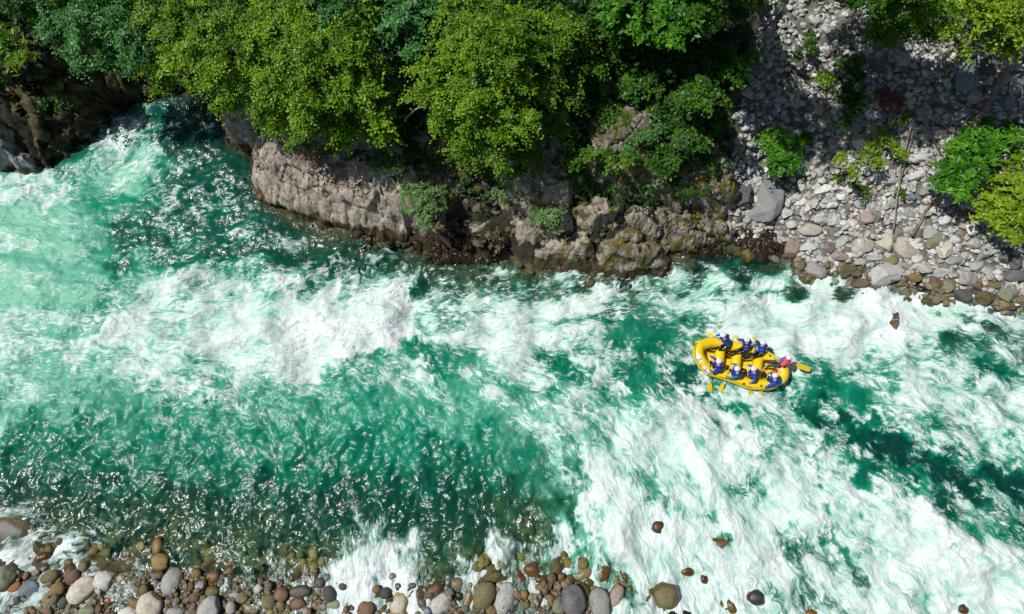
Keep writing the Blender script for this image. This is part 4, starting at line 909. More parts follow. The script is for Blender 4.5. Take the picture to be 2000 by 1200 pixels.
def leaf_mesh(name, mat, lobes, size, per, spray, elong=1.7, parent=None, seed=0, up=.9, flat=.75, droop=.25, dens=26):
    """lobes: (Vector centre, radius m). Leaves gather in sprays spread through every lobe."""
    r = np.random.default_rng(seed); C, T, OUT = [], [], []
    for c, rad in lobes:
        ns = max(7, int(dens*rad*rad))
        d = r.normal(size=(ns, 3)); d /= np.linalg.norm(d, axis=1)[:, None]; d[:, 2] = np.where(d[:, 2] < -.25, -d[:, 2], d[:, 2])
        q = np.where(r.random(ns) < .75, r.uniform(.72, 1.15, ns), r.uniform(.2, .7, ns))[:, None]*rad
        sc = np.array(c)+d*q*np.array([1, 1, flat])
        ls = r.uniform(-.2, .2)
        for k in range(ns):
            m_ = int(per*r.uniform(.35, 1.5)); sg = spray*r.uniform(.55, 1.3)
            ax = d[k]*np.array([1, 1, 0])+r.normal(size=3)*np.array([.3, .3, 0]); ax /= np.linalg.norm(ax)+1e-6; sx = np.array([-ax[1], ax[0], 0])
            al = r.normal(size=m_)*sg*.85; ac = r.normal(size=m_)*sg*.42*(1-.25*np.clip(al/sg, -1, 1.5))
            g = np.outer(al, ax)+np.outer(ac, sx); g[:, 2] += r.normal(size=m_)*sg*.16-droop*(np.abs(al)*.5+np.maximum(al, 0)*.9)
            C.append(sc[k]+g); T.append(np.clip(.5+ls+r.normal()*.17+.10*al/sg+r.normal(size=m_)*.13, 0, 1)); OUT.append(np.repeat(d[k][None], m_, 0))
    C = np.concatenate(C); T = np.concatenate(T); OUT = np.concatenate(OUT); n = len(C)
    nr = r.normal(size=(n, 3))*.55+OUT*.45+np.array([0, 0, up]); nr /= np.linalg.norm(nr, axis=1)[:, None]
    a = r.normal(size=(n, 3)); u = np.cross(nr, a); u /= np.linalg.norm(u, axis=1)[:, None]; v = np.cross(nr, u)
    s = size*r.uniform(.55, 1.45, n)[:, None]
    u = u*s*elong*.5; v = v*s*.5
    V = np.stack([C-u, C+v+u*.1, C+u, C-v+u*.1], 1).reshape(-1, 3); F = np.arange(4*n).reshape(-1, 4)
    off = np.array(parent_loc(parent)) if parent is not None else 0
    return mesh_np(name, V-off, F, mat, smooth=False, attrs={'tint': np.repeat(T, 4)}, parent=parent)
def tree(label, base, lobes, col_, size=.064, per=105, spray=.30, seed=0, name='broadleaf_tree', cat='tree', trunk_r=.16, group='trees along the north bank', elong=1.6, dens=27, flat=.8, up=.9, branch=True, crown='crown', droop=.25):
    b = on_ground(*base)
    root = empty(name, b, label, cat, group)
    L_ = [(at(*q[:3]), q[3]*mpp(at(*q[:3]))) if len(q) == 4 else (Vector(q[:3]), q[4]) for q in lobes]
    r = random.Random(seed)
    if cat == 'tree':
        for c, rad in list(L_):
            for _ in range(3):
                t = r.uniform(0, 6.28); q = c+Vector((math.cos(t), math.sin(t), r.uniform(-.5, .1)))*rad*r.uniform(.9, 1.3); L_.append((q, rad*r.uniform(.28, .5)))
    mb = MB(); top = sum((c for c, _ in L_), Vector())/len(L_)
    mid = b.lerp(top, .62)+Vector((r.uniform(-.2, .2), r.uniform(-.2, .2), .1))
    mb.tube([b-Vector((0, 0, .3)), b.lerp(mid, .5)+Vector((r.uniform(-.15, .15), 0, .1)), mid, top], [trunk_r, trunk_r*.85, trunk_r*.65, trunk_r*.3], 8)
    for c, rad in [q for q in L_ if q[1] > .45 or cat != 'tree']:
        s = b.lerp(top, r.uniform(.35, .8)); k = s.lerp(c, .5)+Vector((0, 0, .25*rad))
        mb.tube([s, k, c], [trunk_r*.35, trunk_r*.25, trunk_r*.1], 6)
        for _ in range(4 if rad > .6 else 2):
            e = c+Vector((r.gauss(0, 1), r.gauss(0, 1), r.gauss(0, .5)))*rad*.75
            mb.tube([c.lerp(k, .3), c.lerp(e, .5)+Vector((0, 0, .08)), e], [trunk_r*.12, trunk_r*.08, .008], 5)
    mb.build('trunk' if cat == 'tree' else 'stems', BARK, root)
    leaf_mesh(crown if cat == 'tree' else 'leaves', LF[col_], L_, size, per, spray, elong, root, seed+40, up, flat, droop, dens)
    return root
r = np.random.default_rng(77); nU = 150000
ux = r.uniform(-32, 12, nU).astype(np.float32); uy = r.uniform(3, 24, nU).astype(np.float32)
sd_ = sdf_poly(ux, uy, NORTH); pxu = proj0(ux, uy)[0]; kp = (sd_ > 2.7+.6*fbm2(ux, uy, 2, 91)) & (pxu < 1330+40*fbm2(ux, uy, 3, 92)) & (fbm2(ux, uy, 1.6, 93) > -.8)
ux, uy = ux[kp], uy[kp]; gz = ground_np(ux, uy)+r.uniform(.05, .9, len(ux))*(1+.4*fbm2(ux, uy, 1.6, 93)); C = np.stack([ux, uy, gz], 1); nU = len(ux)
nr = r.normal(size=(nU, 3))*.5+[0, -.2, .9]; nr /= np.linalg.norm(nr, axis=1)[:, None]; u = np.cross(nr, r.normal(size=(nU, 3))); u /= np.linalg.norm(u, axis=1)[:, None]; v = np.cross(nr, u); s = .15*r.uniform(.5, 1.4, nU)[:, None]
V = np.stack([C-u*s*.8, C+v*s*.5, C+u*s*.8, C-v*s*.5], 1).reshape(-1, 3)
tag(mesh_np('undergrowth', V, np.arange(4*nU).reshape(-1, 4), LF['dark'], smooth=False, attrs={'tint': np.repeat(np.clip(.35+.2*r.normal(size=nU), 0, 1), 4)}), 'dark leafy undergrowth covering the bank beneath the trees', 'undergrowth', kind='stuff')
# (photo x, photo y, height, radius in photo pixels)
tree('bluish green tree at the upper left above the dark cliff', (190, 60), [(70, -10, 8, 55), (120, 45, 8.5, 42), (165, 20, 9, 55), (175, 85, 8, 36), (235, 60, 8.5, 52), (245, 115, 7.5, 34), (290, 20, 8, 45), (215, -30, 9, 60), (110, 10, 8.5, 40)], 'blue', seed=1)
tree('bright yellow-green tree whose lowest leaves hang over the cove', (400, 110), [(310, 15, 9, 40), (350, 60, 9, 45), (345, 120, 8, 38), (400, 90, 9, 45), (420, 160, 7.5, 34), (390, 20, 9.5, 52), (330, 145, 7, 24), (450, 50, 9.5, 45), (270, 125, 6.5, 30), (300, 100, 7.5, 32), (440, 195, 6.5, 18)], 'bright', seed=2)
tree('dense yellow-green tree leaning over the top of the big pinkish outcrop', (600, 180), [(500, 70, 9, 50), (560, 30, 9.5, 58), (545, 110, 9, 46), (500, 150, 8, 40), (560, 185, 7.5, 42), (600, 120, 9, 50), (640, 70, 9.5, 50), (560, 235, 6, 34), (620, 225, 6.5, 44), (660, 170, 8, 48), (680, 245, 5.5, 32), (525, 205, 6.5, 28), (590, 265, 5, 22)], 'bright', seed=3)
tree('yellow-green tree with a straight right edge beside the black hollow', (720, 170), [(700, 70, 9, 42), (700, 130, 8.5, 42), (705, 190, 7.5, 40), (720, 240, 6, 30), (680, 20, 9.5, 50), (735, 160, 7.5, 26)], 'bright', seed=4, size=.09)
tree('bluish green tree filling the top edge left of centre', (790, 60), [(740, 20, 9, 48), (800, 30, 9.5, 50), (770, 80, 8.5, 36), (850, -5, 9.5, 50), (800, 105, 7, 22), (820, 70, 8.5, 34), (640, -20, 10, 55)], 'blue', seed=5, size=.085)
tree('largest bright tree in the middle, its crown reaching down to the rocks', (960, 220), [(860, 70, 9, 45), (900, 40, 9.5, 50), (910, 105, 9.5, 48), (850, 140, 8.5, 42), (905, 175, 8.5, 50), (860, 200, 7.5, 30), (950, 150, 9, 48), (890, 245, 6.5, 32), (940, 230, 7.5, 48), (990, 200, 8, 42), (920, 285, 5.5, 30), (970, 285, 6, 36), (1010, 60, 9.5, 48), (960, 70, 10, 50), (1000, 120, 9, 40), (900, 300, 5, 18)], 'bright', seed=6)
tree('dark leafy tree with pale leaf tips right of the largest bright tree', (1080, 200), [(1060, 90, 8.5, 48), (1110, 110, 8, 44), (1050, 160, 7.5, 44), (1110, 180, 6.5, 40), (1030, 250, 5.5, 38), (1080, 240, 5.5, 36), (1030, 310, 4.5, 30), (1085, 60, 9, 40)], 'green', seed=7)
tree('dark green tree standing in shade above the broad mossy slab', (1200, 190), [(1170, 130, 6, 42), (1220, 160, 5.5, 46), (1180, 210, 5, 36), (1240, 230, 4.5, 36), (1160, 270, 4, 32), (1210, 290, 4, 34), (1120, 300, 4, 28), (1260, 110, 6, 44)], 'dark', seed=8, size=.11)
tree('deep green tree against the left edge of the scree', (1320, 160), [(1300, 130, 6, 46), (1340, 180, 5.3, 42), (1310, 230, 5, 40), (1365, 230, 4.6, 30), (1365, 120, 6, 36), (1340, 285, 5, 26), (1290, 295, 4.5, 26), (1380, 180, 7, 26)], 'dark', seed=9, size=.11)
tree('feathery vivid green tree at the top edge left of the scree', (1300, 20), [(1290, 20, 9, 45), (1335, 30, 9, 42), (1270, 60, 8.5, 28), (1350, -15, 9.5, 45), (1240, -20, 9.5, 45)], 'vivid', seed=10, elong=2.6, size=.09)
tree('dark tree at the top edge between the bright and the feathery crowns', (1130, 30), [(1060, 0, 9, 48), (1120, 30, 8, 48), (1170, 60, 7, 44), (1190, 0, 8.5, 50), (1000, -15, 9.5, 50), (1220, 60, 6.5, 40)], 'dark', seed=11)
tree('lime tipped tree hanging in from the top right corner', (1900, 20), [(1870, 20, 10, 42), (1920, 30, 10, 48), (1960, 60, 9.5, 40), (1900, 70, 9, 34), (1985, 20, 10, 48), (1840, 5, 10, 40), (1960, 95, 9, 18), (1940, -30, 10.5, 60), (18.2, 11.8, 11.5, 0, 1.8), (20.5, 13, 12, 0, 2)], 'lime', seed=12, size=.09, per=30)  # world-placed lobes are unseen crown, added to shade the upper scree
tree('dark bushy tree at the top edge between the scree and the lime tree', (1750, 10), [(1720, 30, 8, 34), (1760, 10, 9.5, 42), (1790, 50, 8, 30), (1700, -20, 10, 42), (1735, 70, 7, 24), (1810, 0, 10.5, 42), (1740, -60, 12, 70), (12.5, 11, 11.5, 0, 1.3), (17, 14, 12, 0, 2)], 'green', seed=13)  # closing lobes lie out of view, put in for their shadow on the scree
tree('shaded tree on the top edge above the fine scree', (1480, -20), [(1430, -60, 12, 60), (1500, -75, 13, 60), (1400, 10, 9, 36), (1580, -85, 13, 60), (1660, -80, 12.5, 60), (1455, -10, 8.5, 26), (1400, -110, 13, 80), (6, 15, 12, 0, 2)], 'dark', seed=14)  # last lobe is unseen extra crown that casts shade across the scree top
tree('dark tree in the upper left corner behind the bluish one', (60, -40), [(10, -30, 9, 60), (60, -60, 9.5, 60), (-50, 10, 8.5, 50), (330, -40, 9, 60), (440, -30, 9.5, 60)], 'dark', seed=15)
tree('half hidden green tree in the black hollow left of the largest tree', (790, 210), [(785, 215, 3.6, 26), (810, 250, 3.0, 24), (770, 180, 4.5, 28), (800, 170, 4.5, 26), (840, 290, 2.8, 26)], 'dark', seed=16, size=.10, per=40, trunk_r=.1)
def bush(label, base, lobes, col_, seed, size=.10, per=40, spray=.22, dens=40, name='bush', cat='bush', group=None, elong=1.8, **k):
    gz = on_ground(*base).z
    return tree(label, base, [(x, y, gz+z, r) for x, y, z, r in lobes], col_, size, per, spray, seed, name, cat, .035, group, elong, dens, **k)
bush('feathery pale green bush growing from the big pinkish outcrop', (825, 400), [(800, 372, 1.7, 18), (830, 385, 1.8, 24), (815, 410, 1.6, 20), (842, 412, 1.6, 20), (855, 385, 1.6, 15), (828, 432, 1.3, 13)], 'pale', 21, size=.075, elong=3.2, spray=.2)
bush('small pale shrub between the grey outcrop and the mossy slab', (1070, 425), [(1062, 415, 1.5, 15), (1082, 425, 1.5, 15), (1045, 425, 1.3, 9), (1092, 438, 1.2, 10)], 'pale', 22, size=.07, elong=3)
bush('tuft of grass-green leaves on the pale outcrop', (972, 382), [(966, 380, 1.4, 9), (980, 384, 1.4, 8)], 'pale', 23, size=.06, per=22)
bush('dark ivy-like shrub hanging over the top of the pinkish outcrop', (735, 320), [(700, 300, 1.6, 16), (735, 318, 1.6, 22), (770, 325, 1.6, 20), (755, 300, 1.8, 20), (800, 310, 1.4, 18)], 'dark', 24, size=.09, per=24)
bush('mossy undergrowth along the upper edge of the big outcrop', (560, 255), [(520, 235, 1.5, 14), (560, 262, 1.6, 16), (600, 285, 1.6, 16), (640, 292, 1.6, 16), (470, 180, 1.8, 16), (500, 205, 1.6, 12)], 'green', 25, size=.07, per=22)
bush('round dark green bush beside the big grey slab', (1525, 295), [(1500, 285, .8, 22), (1530, 270, 1.0, 24), (1555, 285, .8, 18), (1520, 315, .8, 24), (1545, 310, .7, 18), (1510, 330, .6, 12), (1570, 268, .5, 10)], 'vivid', 26, size=.10, dens=50)
bush('large feathery bright green bush right of the creeper', (1890, 300), [(1915, 255, .9, 24), (1880, 285, 1.0, 28), (1920, 295, 1.1, 30), (1960, 270, .9, 26), (1860, 325, .9, 26), (1895, 335, 1.0, 26), (1845, 355, .7, 18), (1870, 370, .7, 20), (1985, 255, .8, 22)], 'vivid', 27, size=.10, elong=2.6, dens=50)
bush('yellow-green bush at the right edge below the feathery one', (1970, 390), [(1980, 320, 1.1, 28), (1955, 355, 1.1, 28), (1990, 370, 1.3, 32), (1930, 390, .9, 24), (1965, 405, 1.2, 30), (1995, 430, 1.1, 30), (1945, 430, .9, 22), (1975, 460, .8, 20), (2030, 400, 1.2, 50), (1915, 410, .6, 12)], 'lime', 28, size=.10, dens=50)
bush('yellow-green creeper sprawling over the scree beside the dead stem', (1740, 265), [(1700, 290, .3, 14), (1725, 265, .35, 17), (1750, 240, .4, 17), (1765, 218, .5, 14), (1790, 205, .5, 12), (1805, 185, .5, 13), (1745, 285, .3, 13), (1690, 310, .25, 12), (1660, 335, .25, 10), (1715, 320, .25, 10), (1762, 300, .25, 9), (1640, 310, .25, 8)], 'lime', 29, size=.09, per=20, dens=34)
bush('sparse green sprigs low on the scree under the creeper', (1690, 375), [(1690, 378, .25, 12), (1670, 362, .2, 9), (1757, 375, .25, 9), (1758, 355, .25, 7), (1640, 350, .2, 7)], 'green', 30, size=.08, per=14)
bush('upright dark shrub in the middle of the shaded scree', (1665, 165), [(1655, 140, .7, 18), (1675, 155, .7, 17), (1650, 175, .5, 12), (1670, 120, .7, 14), (1660, 200, .4, 16), (1680, 185, .5, 14), (1655, 235, .35, 14), (1675, 215, .4, 12)], 'dark', 31, size=.10, per=30)
bush('small yellowish shrub left of the upright dark shrub', (1612, 160), [(1612, 158, .5, 13), (1616, 145, .4, 8)], 'bright', 32, size=.08, per=24)
bush('leafy shrub at the upper left edge of the scree', (1430, 125), [(1425, 110, 1.0, 18), (1445, 130, .9, 20), (1415, 140, .9, 14), (1470, 110, .8, 14), (1440, 155, .6, 10)], 'vivid', 33, size=.11, per=28)
bush('small dark shrub on the fine scree near the top', (1580, 80), [(1578, 75, .5, 12), (1585, 92, .5, 10), (1558, 110, .4, 8)], 'dark', 34, size=.09, per=24)
bush('bright sprig at the upper edge of the scree beneath the dark bushy tree', (1735, 75), [(1722, 70, 1.3, 15), (1742, 85, 1.2, 13), (1705, 55, 1.4, 10)], 'lime', 35, size=.09, per=20)
bush('dark leafy bush over the left side of the scree foot', (1370, 320), [(1350, 300, 1.0, 20), (1375, 320, 1.0, 20), (1400, 305, .8, 16), (1335, 330, .8, 14), (1410, 325, .6, 10), (1380, 280, 1.1, 18)], 'dark', 36, size=.09, per=24)
bush('grey-green shrub in the shade above the broad mossy slab', (1270, 280), [(1262, 275, 1.6, 20), (1285, 262, 1.7, 16), (1245, 268, 1.5, 12), (1225, 300, 1.3, 14)], 'blue', 37, size=.07, per=24)
bush('low green growth along the top of the broad mossy slab', (1180, 320), [(1150, 310, 1.5, 18), (1190, 322, 1.5, 16), (1230, 312, 1.5, 16), (1120, 325, 1.5, 14), (1165, 300, 1.7, 18)], 'green', 38, size=.10, per=22)
bush('small shrub rooted on the brown mossy boulder', (1335, 385), [(1325, 380, 1.4, 12), (1345, 372, 1.4, 12), (1320, 358, 1.5, 10), (1375, 372, 1.2, 10)], 'dark', 39, size=.07, per=18)
bush('dry yellow grass tussock on top of the dark mossy cliff', (20, 95), [(10, 80, 1.6, 26), (45, 105, 1.4, 18), (-20, 110, 1.5, 26), (25, 120, 1.2, 14)], 'bright', 40, size=.07, elong=5, per=40, name='grass_tussock', cat='grass')
bush('brownish low scrub on the face of the dark mossy cliff', (110, 170), [(60, 150, 1.5, 16), (100, 130, 1.7, 18), (125, 165, 1.3, 14), (85, 200, 1.2, 14), (120, 210, 1.1, 12)], 'dark', 41, size=.07, per=14)
bush('reddish heap of dead twigs beside the creeper', (1740, 200), [(1738, 205, .3, 16), (1755, 195, .3, 13), (1725, 190, .25, 10)], 'twig', 42, size=.05, elong=9, per=26, name='dead_twigs', cat='twigs', up=.6)
bush('low pinkish dry plants on the crest of the pinkish outcrop', (610, 310), [(595, 300, 1.55, 12), (620, 305, 1.6, 14), (610, 320, 1.5, 10)], 'twig', 43, size=.035, elong=4, per=26, name='dry_plants', cat='plant')
bush('small weeds on the lip of the pinkish outcrop nearest the cove', (515, 258), [(508, 255, 1.5, 8), (522, 262, 1.5, 7)], 'vivid', 44, size=.08, per=16, name='weeds', cat='plant')
WOOD = rock_mat('driftwood', (0.14, 0.10, 0.07), (0.34, 0.26, 0.19), moss=0, wet=False, scale=4, rough=.8)
WOODP = rock_mat('pale_driftwood', (0.25, 0.21, 0.17), (0.46, 0.41, 0.35), moss=0, wet=False, scale=4, rough=.8)
def log(name, label, pts, r0, r1, mat=None, cat='log', forks=(), group=None):
    P = []
    for i, (x, y, dz) in enumerate(pts):
        g = on_ground(x, y); P.append(at(x, y, g.z+dz))
    r = random.Random(len(label)); Q = []
    for a, c in zip(P[:-1], P[1:]):
        for t in (0, .25, .5, .75): Q.append(a.lerp(c, t)+Vector((r.gauss(0, .02), r.gauss(0, .02), r.gauss(0, .015))))
    Q.append(P[-1]); n = len(Q); mb = MB()
    off = P[0].copy()
    mb.tube(Q, [r0+(r1-r0)*i/(n-1)+r.uniform(-.08, .08)*r0 for i in range(n)], 9)
    for f in forks:
        F_ = [at(x, y, on_ground(x, y).z+dz) for x, y, dz in f]; mb.tube(F_, [r1*.8, r1*.55, r1*.25][:len(F_)] if len(F_) == 3 else [r1*.7, r1*.25], 7)
    o = mb.build(name, mat or WOOD); 
    return tag(o, label, cat, group)
log('fallen_log', 'short brown log lying below the wide pale rock', [(1782, 460, .22), (1800, 430, .28), (1808, 410, .25), (1824, 390, .2)], .085, .05, forks=[[(1808, 412, .25), (1822, 396, .3), (1832, 392, .25)]])
log('fallen_log', 'long leaning log in the shade at the upper right', [(1890, 265, .3), (1920, 220, .45), (1945, 175, .5), (1990, 90, .7)], .12, .17)
log('fallen_log', 'thin curved log left of the blue-grey slate', [(1845, 148, .2), (1862, 125, .3), (1885, 95, .4), (1905, 65, .5)], .07, .12, forks=[[(1850, 140, .2), (1842, 110, .3), (1862, 85, .3)]])
log('dead_branch', 'thin branch crossing the long leaning log', [(1866, 200, .35), (1900, 215, .6), (1945, 228, .4)], .05, .025, mat=WOODP, cat='branch')
log('dead_sapling', 'tall thin dead stem standing above the lower scree', [(1745, 455, .2), (1752, 380, .3), (1762, 310, .35), (1785, 228, .4)], .035, .05, mat=WOODP, cat='stem', forks=[[(1756, 360, .3), (1775, 290, .4), (1790, 230, .45)]])
log('dead_sapling', 'second dead stem close left of the tall thin one', [(1750, 345, .2), (1754, 290, .3), (1756, 225, .4)], .025, .03, mat=WOODP, cat='stem')
for i, (lab, a, b_) in enumerate([('longest pale stick fanning right from the creeper root', (1795, 222), (1825, 262)), ('pale stick below the longest one in the fan', (1800, 228), (1840, 300)), ('thin pale stick lying level at the top of the fan', (1790, 214), (1815, 217)),
        ('short pale stick pointing down from the creeper root', (1785, 232), (1778, 280)), ('thin bent stick reaching furthest right in the fan', (1805, 228), (1858, 252)), ('grey stick lying across the small stones below the creeper', (1672, 310), (1700, 285))]):
    log('stick', lab, [(a[0], a[1], .3), ((a[0]+b_[0])/2, (a[1]+b_[1])/2, .3), (b_[0], b_[1], .2)], .035, .018, mat=WOODP, cat='stick', group='sticks fanning out beside the creeper')
log('dead_branch', 'bare grey branch hanging over the black hollow', [(790, 235, 2.5), (810, 215, 3.0), (845, 205, 3.5)], .04, .02, mat=WOODP, cat='branch')

# ---------------------------------------------------------------- raft, crew and paddles
def cp(x, y, z): return at(1300+x/5.882, 600+y/5.882, z)
YEL = plain('yellow_raft_fabric', (0.84, 0.60, 0.008), .35, .07, coat=.3, nscale=2)
WHT = plain('white_plastic', (0.80, 0.80, 0.80), .3); BLK = plain('black_rubber', (0.02, 0.02, 0.022), .5)
SKIN = plain('skin', (0.52, 0.27, 0.17), .5); EYE = plain('eye_dark', (0.03, 0.02, 0.02), .3)
SUIT = plain('black_wetsuit', (0.012, 0.012, 0.014), .25, coat=.3); GREYS_ = plain('dark_slate_trousers', (0.045, 0.055, 0.075), .6)
BLUE = plain('royal_blue_jacket', (0.008, 0.085, 0.60), .4, .12); VIOL = plain('ultramarine_jacket', (0.012, 0.03, 0.50), .4, .12); TEAL = plain('teal_blue_jacket', (0.008, 0.18, 0.46), .4, .12)
VEST = plain('blue_buoyancy_vest', (0.006, 0.055, 0.42), .5, .15); PINK = plain('coral_pink_vest', (0.75, 0.07, 0.12), .5, .15); SHAFT = plain('grey_paddle_shaft', (0.5, 0.5, 0.52), .3)
PADY = plain('yellow_paddle_plastic', (0.85, 0.60, 0.01), .35); RED = plain('red_webbing', (0.6, 0.03, 0.02), .5); LOGO = plain('panel_print', (0.20, 0.23, 0.30), .5)
raft_c = cp(850, 650, .1)
raft = empty('inflatable_raft', raft_c, 'yellow inflatable raft with eight paddlers running the rapids', 'raft')
OUT = [(345, 400), (490, 352), (640, 352), (800, 395), (1000, 442), (1150, 500), (1262, 560), (1372, 622), (1410, 720), (1390, 840), (1300, 900), (1190, 948), (970, 943), (800, 882), (650, 832), (500, 785), (420, 738), (350, 640), (312, 540), (325, 440)]
def centreline(inset):
    n = len(OUT); P = [Vector((x, y)) for x, y in OUT]; res = []
    for i in range(n):
        d = (P[(i+1) % n]-P[i-1]).normalized(); nn_ = Vector((-d.y, d.x)); res.append(P[i]+nn_*inset)
    return res
CLN = centreline(60)
def dense(P, k=4):
    n = len(P); o = []
    for i in range(n):
        a, b_, c, d = P[i-1], P[i], P[(i+1) % n], P[(i+2) % n]
        for j in range(k):
            t = j/k; o.append(.5*((2*b_)+(c-a)*t+(2*a-5*b_+4*c-d)*t*t+(3*b_-a-3*c+d)*t**3))
    return o
def tz(x): return .42+.26*max(0, (560-x)/250)**1.6+.16*max(0, (x-1150)/250)**1.6
cl = dense(CLN)
tp = [cp(p.x, p.y, tz(p.x)) for p in cl]
mb = MB(); mb.ring(tp, .265, 16); tube_o = mb.build('outer_tube', YEL, raft)
mb = MB(); ctr = sum(tp, Vector())/len(tp)
fl = [Vector((p.x, p.y, .20+.35*(p.z-.42))) for p in tp]
b0 = len(mb.v); mb.v.append(Vector((ctr.x, ctr.y, .17))); n_ = len(fl)
for k in (1, .66, .33):
    for p in fl: mb.v.append(Vector((ctr.x+(p.x-ctr.x)*k, ctr.y+(p.y-ctr.y)*k, .17+(p.z-.17)*k**3)))
for ring_ in range(2):
    for i in range(n_):
        j = (i+1) % n_; a = 1+ring_*n_; mb.f.append((a+i, a+j, a+n_+j, a+n_+i))
for i in range(n_): mb.f.append((1+2*n_+i, 1+2*n_+(i+1) % n_, 0))
mb.build('floor', YEL, raft)
for a, c in (((640, 440), (585, 745)), ((835, 450), (775, 815)), ((1075, 520), (1020, 890))):
    A = cp(*a, .42); C = cp(*c, .42); mb = MB()
    mb.tube([A, A.lerp(C, .05), A.lerp(C, .5), A.lerp(C, .95), C], [.17, .24, .25, .24, .17], 16); mb.build('thwart', YEL, raft)
# rub strake round the waterline, seams and grab line
mb = MB(); o2 = dense(centreline(4)); mb.ring([cp(p.x, p.y, tz(p.x)-.12) for p in o2], .035, 8); mb.build('rub_strake', BLK, raft)
mb = MB(); o3 = dense(centreline(22), 4)
gl_ = [cp(p.x, p.y, tz(p.x)+.17+.02*(-1)**(i//3)) for i, p in enumerate(o3)]; mb.ring(gl_, .012, 6); mb.build('grab_line', BLK, raft)
for (x, y) in ((700, 800), (900, 880), (1100, 905), (560, 770), (760, 410), (990, 470), (1200, 560)):
    mb = MB(); c = cp(x, y, tz(x)+.262); mb.ball(c, (.05, .05, .012), nu=10, nv=4)
    mb.ring([c+Vector((.03*math.cos(t), .03*math.sin(t), .012)) for t in np.linspace(0, 2*math.pi, 10, endpoint=False)], .006, 5); mb.build('d_ring', BLK, raft)
def panel(quad, label, lines, col_=WHT):
    """printed panel wrapped on the tube: quad corners in the crop, a row of dark bars for the faint print"""
    mb = MB(); N_ = 8; pts = []
    C = [Vector(q) for q in quad]
    def surf(q, lift):
        # height of the tube surface above point q
        best = min(((Vector(q)-p).length, i) for i, p in enumerate(cl))
        c = tp[best[1]]; w_ = cp(q[0], q[1], c.z+.15); d = min(.25, math.hypot(w_.x-c.x, w_.y-c.y))
        return Vector((w_.x, w_.y, c.z+math.sqrt(max(0, .265**2-d*d))+lift))
    for j in range(5):
        for i in range(N_+1):
            a = C[0].lerp(C[1], i/N_); b_ = C[3].lerp(C[2], i/N_); mb.v.append(surf(a.lerp(b_, j/4), .006))
    for j in range(4):
        for i in range(N_): k = j*(N_+1)+i; mb.f.append((k, k+1, k+N_+2, k+N_+1))
    o = mb.build('printed_panel', col_, raft); tag(o, label)
    mb = MB()
    for (u0, u1) in lines:
        a = C[0].lerp(C[1], u0); b_ = C[0].lerp(C[1], u1); c = C[3].lerp(C[2], u1); d = C[3].lerp(C[2], u0)
        bb = len(mb.v)
        for q in (a.lerp(d, .38), b_.lerp(c, .38), b_.lerp(c, .62), a.lerp(d, .62)): mb.v.append(surf(q, .010))
        mb.f.append((bb, bb+1, bb+2, bb+3))
    mb.build('print', LOGO, o)
panel([(338, 565), (388, 545), (432, 645), (385, 668)], 'white printed panel at the bow', [(.1, .22), (.28, .42), (.5, .62), (.68, .88)])
panel([(410, 700), (440, 680), (505, 738), (482, 775)], 'white printed panel low on the bow quarter', [(.08, .2), (.26, .4), (.46, .58), (.64, .76), (.8, .92)])
panel([(1245, 915), (1340, 840), (1362, 852), (1262, 925)], 'pale printed panel near the stern', [(.1, .3), (.36, .6), (.66, .9)])
mb = MB(); mb.tube([cp(1215, 742, .5), cp(1260, 735, .56), cp(1290, 735, .6)], [.03, .045, .03], 8); tag(mb.build('throw_bag', RED), 'small red throw bag lying on the raft by the last paddler', 'bag')
mb = MB(); mb.tube([cp(1100, 770, .35), cp(1130, 700, .62), cp(1180, 670, .7), cp(1270, 700, .72), cp(1390, 755, .75)], [.018]*5, 6); mb.tube([cp(1390, 755, .76), cp(1340, 730, .78), cp(1300, 735, .76)], [.02]*3, 6); mb.build('rigging_strap', WHT, raft)

def skinned(name, edges, pos, rad, mat, parent, root_, extra=0.0, sub=1):
    keys = []
    for a, b_ in edges:
        for k in (a, b_):
            if k not in keys: keys.append(k)
    off = parent_loc(parent)
    me = bpy.data.meshes.new(name); me.from_pydata([tuple(Vector(pos[k])-off) for k in keys], [(keys.index(a), keys.index(b_)) for a, b_ in edges], [])
    o = bpy.data.objects.new(name, me); COL.objects.link(o)
    sk = o.modifiers.new('s', 'SKIN'); sk.use_smooth_shade = True
    lay = me.skin_vertices[0].data if me.skin_vertices else None
    for i, k in enumerate(keys):
        r = rad[k]; r = (r, r) if not hasattr(r, '__len__') else r
        lay[i].radius = (r[0]+extra, r[1]+extra); lay[i].use_root = (k == root_)
    ss = o.modifiers.new('u', 'SUBSURF'); ss.levels = sub; ss.render_levels = sub
    dg = bpy.context.evaluated_depsgraph_get(); ev = bpy.data.meshes.new_from_object(o.evaluated_get(dg))
    o.modifiers.clear(); o.data = ev; bpy.data.meshes.remove(me)
    ev.materials.clear(); ev.materials.append(mat); ev.polygons.foreach_set('use_smooth', [True]*len(ev.polygons))
    o.parent = parent; return o
